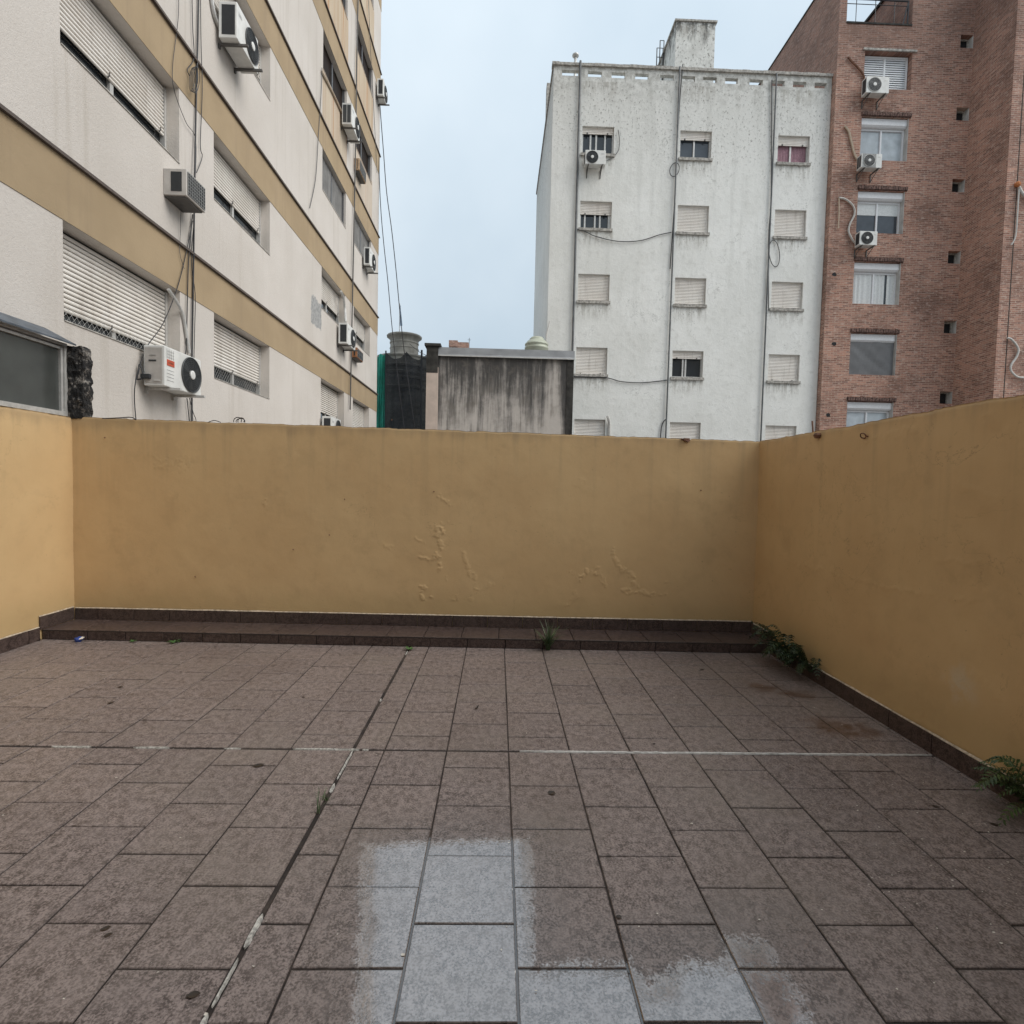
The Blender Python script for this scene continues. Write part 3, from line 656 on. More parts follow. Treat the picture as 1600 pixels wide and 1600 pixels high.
def left_window(f, col, opening, single=False, kind='shutter', mesh_guard=False, xo=FX-.19):
    if kind != 'shutter': xo = FX-.075
    a, b = COLS[col]; h_, s_ = HEAD[f], SILLZ[f]; zb = s_+opening
    m = MB(); e = .045
    m.box(xo-.05, a+.002, s_+.002, xo+.02, a+e, h_-.03); m.box(xo-.05, b-e, s_+.002, xo+.02, b-.002, h_-.03)
    m.box(xo-.05, a+e, s_+.002, xo+.012, b-e, s_+.04)
    m.box(xo-.05, (a+b)/2-.03, s_+.041, xo-.012, (a+b)/2+.03, h_-.06)
    w_ = m.build('window', M_ALU if kind == 'shutter' else M_ALUD, lb)
    MB().box(xo-.065, a+.003, s_+.003, xo-.055, b-.003, h_-.003).build('pane', M_GLASS if kind == 'shutter' else M_GLASSN, w_)
    if kind == 'shutter':
        n = max(4, round((h_-.03-zb)/(.052)))
        MB().box(xo-.045, a+.046, h_-.055, xo-.02, b-.046, h_-.004).build('shutter_box', M_DARK, w_)
        shutter(w_, a+.05, b-.05, h_-.03, zb, n, M_SLAT, single, xo)
        if mesh_guard:       # diamond mesh guard across the open gap
            m = MB(); zt = zb+.05; st = .075; y = a+.05
            while y < b-.05:
                for s0, s1 in ((0, 1), (1, 0)):
                    z = s_+.02
                    while z < zt:
                        m.tube([(xo+.03, y+st*s0, z), (xo+.03, y+st*s1, min(z+st*1.1, zt))], .0017, 3, False); z += st*1.1
                y += st
            m.build('mesh_guard', M_ALU, w_)
        for yy in (a+(b-a)*.45, b-.16): MB().tube([(xo+.015, yy, zb+.0), (xo+.035, yy, zb+.03), (xo+.035, yy, zb+.06)], .008, 5).build('shutter_stop', M_STEEL, w_)
    elif kind == 'blind':
        m = MB(); n = 24
        for k in range(n):
            y1_, y2_ = a+.05+(b-a-.1)*k/n, a+.05+(b-a-.1)*(k+1)/n
            m.quad((xo-.03+.012*(k % 2), y1_, s_+.04), (xo-.03+.012*((k+1) % 2), y2_, s_+.04), (xo-.03+.012*((k+1) % 2), y2_, h_-.03), (xo-.03+.012*(k % 2), y1_, h_-.03))
        m.build('blind', plain_grey, w_)
    sm = MB(); sm.box(FX-.25, a+.004, s_+.001, FX+.012 if f else FX+.01, b-.004, s_+.012); sm.build('sill', M_SILL if f < 2 else M_CREAM, w_)
    return w_
plain_grey = plain('grey_vertical_blind', (.17, .165, .16), .8, var=.2, scale=3)
left_window(0, 'a', .16, True, mesh_guard=True); left_window(1, 'a', .33, True); left_window(0, 'b', .26, True, mesh_guard=True); left_window(1, 'b', .38, True)
left_window(2, 'b', .36, True); left_window(0, 'c', .24); left_window(1, 'c', .40); left_window(2, 'c', 0, kind='blind'); left_window(3, 'c', 0, kind='glass'); left_window(4, 'c', 0, kind='glass'); left_window(5, 'c', 0, kind='glass')
left_window(0, 'd', .1); left_window(1, 'd', .45); left_window(2, 'd', 0, kind='blind'); left_window(3, 'd', 0, kind='glass'); left_window(4, 'd', 0, kind='glass'); left_window(5, 'd', 0, kind='glass')
left_window(2, 'a', .2); left_window(3, 'b', .3); left_window(3, 'a', .3)

# ================================================================ white building
WY = 21.
wb_ = thing('apartment_building', 'weathered white apartment block with slotted parapet and three columns of small windows', 'building', (1.73, WY, -4))
WX0, WX1, WZT = 1.73, 12.18, 17.10
CX = [(2.85, 4.04), (6.53, 7.72), (10.24, 11.45)]; RTOP = [14.98, 12.26, 9.58, 6.85, 4.14, 1.44]; DROP = [0, -.02, -.05]
holes = []
for c_, (a, b) in enumerate(CX):
    for r_, t in enumerate(RTOP): t += DROP[c_]; holes.append((a-WX0, t-1.0+4, b-WX0, t+4))
SL = [(2.04, 2.65), (3.0, 3.52), (3.88, 4.39), (4.76, 5.26), (5.69, 6.21), (6.52, 7.01), (7.3, 7.82), (8.14, 8.62), (9.06, 9.57), (9.88, 10.39), (10.71, 11.21), (11.53, 12.0)]
ZR = 16.3
m = MB(); m.holed((WX0, WY, -4), (1, 0, 0), (0, 0, 1), WX1-WX0, ZR+4, holes, .2); m.build('wall', M_WHITE, wb_)
ph = [(a-WX0, 16.76-.035*(a-WX0)/10*2-ZR, b-WX0, 16.96-.035*(a-WX0)/10*2-ZR) for a, b in SL]
m = MB(); m.holed((WX0, WY, ZR), (1, 0, 0), (0, 0, 1), WX1-WX0, WZT-ZR, ph, .16); m.holed((WX1, WY+.16, ZR), (-1, 0, 0), (0, 0, 1), WX1-WX0, WZT-ZR, [(WX1-WX0-h[2], h[1], WX1-WX0-h[0], h[3]) for h in ph])
m.build('parapet', M_WHITE, wb_)
m = MB(); nseg = 40
for k in range(nseg):
    a, b = WX0-.07+(WX1-WX0+.07)*k/nseg, WX0-.07+(WX1-WX0+.07)*(k+1)/nseg; j = random.uniform(-.012, .012)
    m.box(a, WY-.07, WZT+j*.4, b, WY+.22, WZT+.10+j)
m.build('parapet_cap', M_SILL, wb_)
m = MB(); m.holed((WX0, 30., -4), (0, -1, 0), (0, 0, 1), 9., WZT+4, []); m.quad((WX0, WY, WZT), (WX0, 30, WZT), (WX0+.16, 30, WZT), (WX0+.16, WY, WZT)); m.quad((WX0+.16, WY+.16, ZR-.3), (WX0+.16, 30, ZR-.3), (WX0+.16, 30, WZT), (WX0+.16, WY+.16, WZT))
m.quad((WX0, 30, -4), (WX1, 30, -4), (WX1, 30, ZR-.1), (WX0, 30, ZR-.1))
m.build('side_wall', M_WHITE, wb_)
MB().box(WX0+.2, WY+.24, -4, WX1, 29.9, ZR-.1).build('roof_block', M_WHITE, wb_)
MB().box(WX0-.02, 24.2, WZT+.1, WX0+.16, 24.6, 18.75).build('flue_duct', M_SILL, wb_)
MB().box(WX0-.05, WY+.25, WZT+.002, WX0+.2, 30, WZT+.09).build('parapet_cap', M_SILL, wb_)
m = MB(); m.box(6.42, 21.65, ZR-.12, 7.93, 24.4, 19.40); m.build('roof_tank_house', M_WHITE, wb_)
MB().box(6.36, 21.6, 19.402, 7.99, 24.45, 19.47).build('roof_slab', M_SILL, wb_)
m = MB()
for (xa, xb, zt_) in ((6.12, 6.37, 19.60), (6.24, 6.40, 19.90)):
    m.tube([(xa, 23.2, 16.2), (xa, 23.2, zt_), (xb, 23.2, zt_), (xb, 23.2, 16.2)], .022, 5)
for k in range(9): m.tube([(6.13, 23.2, 16.6+k*.33), (6.36, 23.2, 16.6+k*.33)], .014, 4)
m.build('roof_ladder', M_CABLEG, wb_)
vp = at_y(899, 97, 22.5); m = MB(); m.tube([(vp.x, 22.5, 16.2), (vp.x, 22.5, vp.z+.22)], .055, 8); m.lathe([(.06, 0), (.13, .02), (.13, .08), (.03, .16)], (vp.x, 22.5, vp.z+.2), 10); m.build('roof_vent', M_ALU, wb_, smooth=True)
def front_window(bld, x0, x1, z0, z1, y, roll, style, sill=True):
    e = .05; m = MB(); yb = y+.14
    m.box(x0+.001, yb-.02, z0, x0+e, yb+.04, z1); m.box(x1-e, yb-.02, z0, x1-.001, yb+.04, z1); m.box(x0+e, yb-.02, z0, x1-e, yb+.04, z0+.05); m.box(x0+e, yb-.02, z1-.06, x1-e, yb+.04, z1)
    w_ = m.build('window', M_ALU, bld)
    MB().box(x0, yb+.045, z0, x1, yb+.055, z1).build('pane', style.get('glass', M_GLASS), w_)
    if roll < 1:
        m = MB()
        for fx in style.get('bars', (.5,)): m.box(x0+(x1-x0)*fx-.03, yb-.01, z0+.05, x0+(x1-x0)*fx+.03, yb+.03, z1-.06)
        m.build('mullion', M_ALU, w_)
    if 'curtain' in style:
        m = MB(); n = 36; a, b = x0+e, x1-e
        for k in range(n):
            u, v = a+(b-a)*k/n, a+(b-a)*(k+1)/n; f = lambda q: yb+.036+.006*math.sin(q*48+.8*math.sin(q*9))
            m.quad((u, f(u), z0+.05), (v, f(v), z0+.05), (v, f(v), z1-.06), (u, f(u), z1-.06))
        m.build('curtain', style['curtain'], w_)
    if roll > 0:
        zb = z1-(z1-z0)*roll; n = max(2, round((z1-zb)/.055)); hgt = (z1-zb)/n; m = MB(); ys = yb-.05
        for k in range(n):
            a = zb+k*hgt; q = [(ys+.014, a+.004), (ys, a+.012), (ys-.006, a+hgt*.5), (ys, a+hgt-.008), (ys+.014, a+hgt-.001)]
            for (y1, z1_), (y2, z2_) in zip(q, q[1:]): m.quad((x0+.012, y1, z1_), (x1-.012, y1, z1_), (x1-.012, y2, z2_), (x0+.012, y2, z2_))
        m.build('shutter', M_SLATW, w_)
        for fx in (.16, .8): MB().box(x0+(x1-x0)*fx-.02, ys-.05, zb-.02, x0+(x1-x0)*fx+.02, ys-.012, zb+.04).build('shutter_stop', M_STEEL, w_)
    if sill:
        m = MB(); n = 8
        for k in range(n):
            a, b = x0-.05+(x1-x0+.09)*k/n, x0-.05+(x1-x0+.09)*(k+1)/n; j = random.uniform(0, .014)
            m.box(a, y-.06-j, z0-.10+random.uniform(-.01, .004), b, y+.1, z0-.004)
        m.build('sill', M_SILL, w_)
    return w_
W_STY = {(0, 0): (.24, dict(bars=(.28, .46, .74))), (0, 1): (.30, dict(bars=(.48,), glass=M_GLASSB)), (0, 2): (.33, dict(bars=(.45,), curtain=M_CURP)),
         (1, 0): (.46, dict(bars=(.17, .49, .65, .93))), (3, 1): (.29, dict(bars=(.38, .47)))}
for r_, t in enumerate(RTOP):
    for c_, (a, b) in enumerate(CX):
        roll, stl = W_STY.get((r_, c_), (1, {})); t2 = t+DROP[c_]
        front_window(wb_, a, b, t2-1.0, t2, WY, roll, stl)

# ================================================================ brick building
BY = 20.75
bb = thing('apartment_building', 'red brick apartment block with roller-box windows to the right of the white one', 'building', (12.18, BY, -4))
BX0, BX1 = 12.195, 17.3; BW = (13.23, 15.02); BT = [17.92, 15.57, 12.90, 10.28, 7.63, 5.06, 2.4]; BZ = 18.87; BTOPZ = 21.15
holes = [(BW[0]-BX0, (t-1.56 if k else t-1.33)+4, BW[1]-BX0, t+4) for k, t in enumerate(BT)]
SWT = [18.65, 16.04, 13.43, 10.79, 8.19, 5.53, 2.9]
holes += [(16.81-BX0, t-.47+4, 17.31-BX0-.02, t+4) for t in SWT]
m = MB(); m.holed((BX0, BY, -4), (1, 0, 0), (0, 0, 1), BX1-BX0, BZ+4, holes, .3)
m.holed((BX0, BY, BZ), (1, 0, 0), (0, 0, 1), .28, BTOPZ-BZ, []); m.holed((14.94, BY, BZ), (1, 0, 0), (0, 0, 1), BX1-14.94, BTOPZ-BZ, [])
m.quad((BX0+.28, BY, BZ), (14.94, BY, BZ), (14.94, BY+.3, BZ), (BX0+.28, BY+.3, BZ))
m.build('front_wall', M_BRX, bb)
m = MB(); m.holed((BX0, 33, -4), (0, -1, 0), (0, 0, 1), 33-BY, BTOPZ+4, [])
m.holed((BX0+.28, BY, BZ-.3), (0, 1, 0), (0, 0, 1), 33-BY, BTOPZ-BZ+.3, []); m.quad((BX0, BY, BTOPZ), (BX0+.28, BY, BTOPZ), (BX0+.28, 33, BTOPZ), (BX0, 33, BTOPZ))
m.holed((14.94, 33, BZ-.3), (0, -1, 0), (0, 0, 1), 33-BY, BTOPZ-BZ+.3, []); m.quad((14.94, BY, BTOPZ), (BX1+6, BY, BTOPZ), (BX1+6, 33, BTOPZ), (14.94, 33, BTOPZ))
m.build('side_wall', M_BRY, bb)
MB().box(BX0+.05, BY+.36, -4, 14.9, 32.9, BZ-.25).build('roof_block', M_BLACKM, bb)
MB().box(14.99, BY+.36, -4, 24., 32.9, BTOPZ-.05).build('rear_block', M_BLACKM, bb)
MB().box(14.86, BY+.02, BTOPZ+.002, 15.1, 33, BTOPZ+.1).build('coping', M_BLACKM, bb)
MB().tube([(14.7, 24, BTOPZ+.02), (14.7, 33, BTOPZ+.02)], .05, 6).build('roof_pipe', M_PIPE, bb)
MB().box(BX0-.03, BY-.03, BTOPZ+.002, BX0+.31, 33, BTOPZ+.07).build('coping', M_BLACKM, bb)
MB().box(BX0+.282, BY-.025, BZ+.002, 14.938, BY+.32, BZ+.06).build('coping', M_BLACKM, bb)
# projecting right wing
m = MB(); m.holed((BX1, BY, -4), (0, -1, 0), (0, 0, 1), BY-19.0, 25, []); m.build('wing_side', M_BRY, bb)
m = MB(); m.holed((BX1, 19.0, -4), (1, 0, 0), (0, 0, 1), 7., 25, []); m.build('wing_front', M_BRX, bb)
m = MB(); m.quad((BX1, 19.0, 21), (BX1+7, 19.0, 21), (BX1+7, BY, 21), (BX1, BY, 21)); m.build('wing_roof', M_BLACKM, bb)
# quoin edge of paler bricks and a dark movement joint on the wing
MB().box(BX1+.36, 18.992, -4, BX1+.385, 18.9985, 20.9).build('movement_joint', M_BLACKM, bb)
# railing of the roof terrace
m = MB(); z = BZ
p = [(BX0+.3, BY+.05), (14.8, BY+.05)]
for dz, rr in ((.92, .032), (.74, .014), (.06, .02)): m.tube([(p[0][0], p[0][1], z+dz), (p[1][0], p[1][1], z+dz)], rr, 6)
for k in range(4): m.tube([(p[0][0]+.35+k*.72, p[0][1], z+.06), (p[0][0]+.35+k*.72, p[0][1], z+.92)], .014, 5)
m.tube([(14.8, BY+.05, z), (14.8, BY+.05, z+.92)], .03, 6); m.tube([(14.8, BY+.05, z+.92), (14.62, BY+.05, z+.02)], .025, 6)
m.build('railing', M_CABLE, bb)
def brick_window(k, t):
    x0, x1 = BW; z1 = t; z0 = t-(1.56 if k else 1.33); y = BY; yb = y+.22
    if k:
        zb = z1-.30; m = MB(); mm = []
        prof = [(yb+.05, zb-.02), (yb-.1, zb), (yb-.15, zb+.06), (yb-.15, z1-.02), (yb-.02, z1-.004)]
        for (y1, za), (y2, zc) in zip(prof, prof[1:]): m.quad((x0+.01, y1, za), (x1-.02, y1, za), (x1-.02, y2, zc), (x0+.01, y2, zc))
        m.quad(*[(x1-.02, a, b) for a, b in prof])
    else: zb = z1-.005; m = MB(); m.box(x0-.08, y-.05, z1+.012, x1+.14, y+.2, z1+.085)
    e = .06; f = MB(); xm = x0+(x1-x0)*.5; xr = x1-.02
    for a, b in ((x0+.005, x0+e), (xm-.03, xm+.03), (xr-e, xr)): f.box(a, yb-.02, z0+.005, b, yb+.03, zb-.02)
    f.box(x0+e, yb-.02, z0+.005, xr-e, yb+.03, z0+.05); f.box(x0+e, yb-.015, zb-.08, xr-e, yb+.03, zb-.02)
    w_ = f.build('window', M_PVC, bb)
    m.build('roller_box' if k else 'lintel', M_PVC if k else M_SILL, w_)
    MB().box(x1-.016, y+.004, z0+.004, x1-.004, y+.29, z1-.004).build('reveal_panel', plain_rev, w_) if k else None
    g = {1: M_GLASSW, 2: M_GLASSB, 3: M_GLASS, 4: M_GLASS, 5: M_GLASSW, 6: M_GLASSB}.get(k, M_GLASS)
    MB().box(x0+.003, yb+.032, z0+.003, xr, yb+.04, zb).build('pane', g, w_)
    if k == 0:
        for a, b in ((x0+e, xm-.03), (xm+.03, xr-e)):
            n = 15; hh = (zb-.08-z0-.05)/n; s = MB()
            for j in range(n):
                zz = z0+.05+j*hh; s.quad((a, yb-.02, zz+.004), (b, yb-.02, zz+.004), (b, yb+.002, zz+hh*.9), (a, yb+.002, zz+hh*.9)); s.quad((a, yb-.02, zz), (b, yb-.02, zz), (b, yb-.02, zz+.014), (a, yb-.02, zz+.014))
            s.build('louvre_shutter', M_PVC, w_)
    if k == 2:
        s = MB(); s.box(x0+e, yb+.018, zb-.5, xr-e, yb+.026, zb-.08); s.build('roller_blind', M_CURW, w_)
    if k == 3:
        s = MB(); n = 60; a0, b0 = x0+e, xr-e
        for j in range(n):
            u, v = a0+(b0-a0)*j/n, a0+(b0-a0)*(j+1)/n; fn = lambda q: yb+.018+.012*math.sin(q*34+1.2*math.sin(q*7))
            if (j > 46 and j < 50): continue
            s.quad((u, fn(u), z0+.05), (v, fn(v), z0+.05), (v, fn(v), zb-.08), (u, fn(u), zb-.08))
        s.build('curtain', M_CURW, w_, smooth=True)
    if k == 4:
        s = MB(); n = 16; P = lambda i, j: (x0+.01+(xr-.0-x0)*i/n, yb-.1+.012*math.sin(i*.9+j*.55)*math.sin(j*.4+i*.2)+.02*math.exp(-((i+j*1.1-16)**2)/4), z0+.005+(zb+.06-z0)*j/n)
        for i in range(n):
            for j in range(n): s.quad(P(i, j), P(i+1, j), P(i+1, j+1), P(i, j+1))
        s.build('cloth_screen', M_CLOTH, w_, smooth=True)
    if k:  # lintel course of bricks on edge
        s = MB(); n = 20
        for j in range(n):
            a = x0-.02+(x1-x0+.08)*j/n; b = x0-.02+(x1-x0+.08)*(j+1)/n; jj = random.uniform(0, .02)
            s.box(a+.008, y-.06-jj, z1+.02, b-.006, y+.05, z1+.15+random.uniform(-.012, .012))
        s.box(x0-.03, y-.02, z1+.004, x1+.07, y+.04, z1+.16); s.build('brick_lintel', M_LINT, w_)
plain_rev = plain('pale_reveal', (.50, .49, .47), .8, var=.15, scale=4)
M_LINT = plain('dark_lintel_brick', (.14, .085, .07), .9, var=.6, scale=14)
for k, t in enumerate(BT): brick_window(k, t)
for t in SWT:
    x0, x1, z0, z1 = 16.81, 17.29, t-.47, t; m = MB(); yb = BY+.2
    m.box(x0, yb, z0, x0+.035, yb+.05, z1); m.box(x1-.05, yb, z0, x1-.013, yb+.05, z1); m.box(x0+.035, yb, z0, x1-.05, yb+.05, z0+.035); m.box(x0+.035, yb, z1-.05, x1-.05, yb+.05, z1)
    w_ = m.build('small_window', M_SILL, bb); MB().box(x0+.002, yb+.055, z0+.002, x1, yb+.065, z1).build('pane', M_DARK, w_)
    MB().box(x1-.012, BY+.004, z0+.003, x1-.001, yb+.05, z1-.003).build('reveal_panel', plain_rev, w_)

# ================================================================ stained wall, net, cupola and other things behind the terrace
sw = thing('shed', 'mould-streaked grey rendered block with zinc flashing beyond the back wall', 'outbuilding', (-1.56, 14, -4))
m = MB(); m.box(-1.56, 14, -4, 1.68, 19.5, 4.74); m.build('wall', M_CONC, sw)
m = MB(); zf = 4.745
prof = [(13.95, zf), (13.94, zf+.015), (13.95, zf+.045), (13.96, zf+.21), (14.25, zf+.24), (19.55, zf+.24)]
for (y1, za), (y2, zb_) in zip(prof, prof[1:]): m.quad((-1.58, y1, za), (1.86, y1, za), (1.86, y2, zb_), (-1.58, y2, zb_))
m.quad((-1.58, 13.95, zf), (-1.58, 13.96, zf+.21), (-1.58, 14.25, zf+.24), (-1.58, 19.5, zf)); m.quad((1.86, 13.95, zf), (1.86, 19.5, zf), (1.86, 14.25, zf+.24), (1.86, 13.96, zf+.21))
m.build('flashing', M_ZINC, sw)
MB().box(-1.58, 13.925, zf-.012, 1.87, 13.965, zf+.012).build('gutter_lip', M_ALU, sw)
MB().box(1.68, 13.985, -4, 1.85, 19.5, 4.742).build('corner_strip', M_BLACKM, sw)
pr = thing('pillar', 'pinkish rendered pillar with black mouldy cap at the left end of the streaked block', 'pillar', (-1.85, 13.9, -4))
MB().box(-1.85, 13.9, -4, -1.562, 14.6, 4.45).build('shaft', M_PINK, pr)
m = MB(); m.box(-1.853, 13.897, 4.3, -1.565, 14.603, 4.96); m.build('mouldy_top', M_BLACKM, pr)
m = MB(); m.box(-1.9, 13.85, 4.961, -1.5, 14.65, 5.02); m.build('cap', M_BLACKM, pr)
tk = thing('water_tank', 'pale green ribbed plastic water tank behind the zinc flashing', 'water tank', at_y(838, 560, 19.))
zc = at_y(838, 548, 19.).z-tk.location.z; kk = 19./FPX
prof = [(17., -20), (17., 1), (18.4, 2), (18.4, 4.5), (17., 5.2), (17.2, 7.4), (18.2, 8), (18, 10), (16.6, 10.6), (15, 13.5), (12, 15.5), (11, 16), (11.3, 17.6), (10, 18), (9, 20), (5, 20.6), (4, 21)]
MB().lathe([(a*kk, zc+b*kk) for a, b in prof], n=24).build('tank_body', M_TANK, tk, smooth=True, local=True)
MB().tube([(.3, -.1, zc+.15), (.32, -.1, zc+.5), (.42, -.05, zc+1.)], .02, 5).build('vent_pipe', M_INSUL, tk, local=True)
q = at_y(717, 546, 42.); ch = thing('chimney', 'small distant brick chimney stack showing above the flashing', 'chimney', q)
m = MB(); m.box(-.72, 0, -6, .72, 1., .55); m.box(-.76, -.05, .2, -.1, .6, .66); m.build('stack', M_BRX, ch, local=True)
an = thing('antenna', 'thin rooftop antenna beside the distant brick chimney', 'antenna', at_y(733, 546, 41.5))
m = MB(); m.tube([(0, 0, -6), (0, 0, .85)], .02, 5); m.tube([(-.12, 0, .7), (.12, 0, .7)], .015, 4); m.build('mast', M_CABLEG, an, local=True)
# cupola under scaffold nets
cq = at_y(625, 560, 28.); cp = thing('cupola', 'carved stone cupola with flared cornice half wrapped in scaffold nets', 'tower', (cq.x, 29.2, -4))
kk = 29.2/FPX; zt = at_y(625, 524, 29.2).z+4
prof = [(40, -300), (40, -40), (42, -38), (42, -36), (33, -34), (24, -32), (21.5, -30), (21.5, -22), (22.3, -21), (21.3, -20), (21.2, -14), (22.2, -13.4), (22.2, -12), (21.3, -11), (21.8, -8), (24, -5.5), (26.5, -4), (26.8, -2.2), (25.8, -1), (18, 0)]
MB().lathe([(a*kk, zt+b*kk) for a, b in prof], n=20).build('stone_drum', M_STONE, cp, local=True)
m = MB()
for k, zz in enumerate((-52, -62, -70, -84)):
    m.lathe([(40*kk, zt+(zz-2)*kk), (43.5*kk, zt+(zz-1.5)*kk), (44*kk, zt+(zz+1)*kk), (40*kk, zt+(zz+2.5)*kk)], n=24)
m.build('moulding', M_STONE, cp, local=True)
fp = thing('flag', 'small pale blue and white flag hanging from a pole above the cupola', 'flag', at_y(624, 526, 29.2))
MB().tube([(0, 0, -.2), (0, 0, 1.7)], .02, 5).build('pole', M_ALU, fp, local=True)
M_FLAG = plain('flag_blue_white', (.42, .53, .66), .8, var=.3, scale=4)
m = MB(); pts = [(.02, 1.65), (.10, 1.1), (.3, .75), (.36, .25)]
for k in range(8):
    z1_, z2_ = 1.6-k*.13, 1.6-(k+1)*.13; wd = lambda z: .05+.20*max(0, (1.4-z))**.8*.6; f = lambda u, z: .03*math.sin(u*14+z*3)
    for j in range(6):
        u1, u2 = j/6, (j+1)/6; m.quad((wd(z1_)*u1, f(u1, z1_), z1_), (wd(z2_)*u1, f(u1, z2_), z2_), (wd(z2_)*u2, f(u2, z2_), z2_), (wd(z1_)*u2, f(u2, z1_), z1_))
m.build('cloth', M_FLAG, fp, smooth=True, local=True)
def drape(pxs, Y, mat, nm, label, sag, seed):
    a, b, c, d = [at_y(*q, Y) for q in pxs]       # top-left, top-right, bottom-right, bottom-left
    m = MB(); nu, nv = 26, 30; r_ = random.Random(seed); ph = [r_.uniform(0, 6) for _ in range(4)]
    def P(i, j):
        u, v = i/nu, j/nv; t = a.lerp(b, u); bt = d.lerp(c, u); q = t.lerp(bt, v)
        q.z -= sag*abs(math.sin(math.pi*u*2))*(1-v)**3
        q.y += .10*math.sin(u*9+ph[0])*math.sin(v*5+ph[1])+.05*math.sin(u*31+ph[2]+v*3)+.03*math.sin(v*24+ph[3]+u*4)
        return tuple(q)
    for i in range(nu):
        for j in range(nv): m.quad(P(i, j+1), P(i+1, j+1), P(i+1, j), P(i, j))
    o = thing(nm, label, 'scaffold net', d); m.build('net_sheet', mat, o, smooth=True); return o
nb = drape([(602, 549), (669, 551), (668, 720), (602, 720)], 27., M_NETB, 'scaffold_net', 'black shade net hung round the stone cupola', .35, 3)
ng = drape([(586, 556), (603.5, 549), (602.5, 720), (584, 720)], 27.3, M_NETG, 'scaffold_net', 'green shade net strip beside the cream block edge', .1, 5)
m = MB(); a, b = at_y(659, 547, 26.8), at_y(657, 720, 26.8); m.tube([a, b], .05, 6); m.tube([at_y(603, 548, 26.8), at_y(602, 720, 26.8)], .04, 6); m.build('scaffold_pole', M_CABLE, nb)

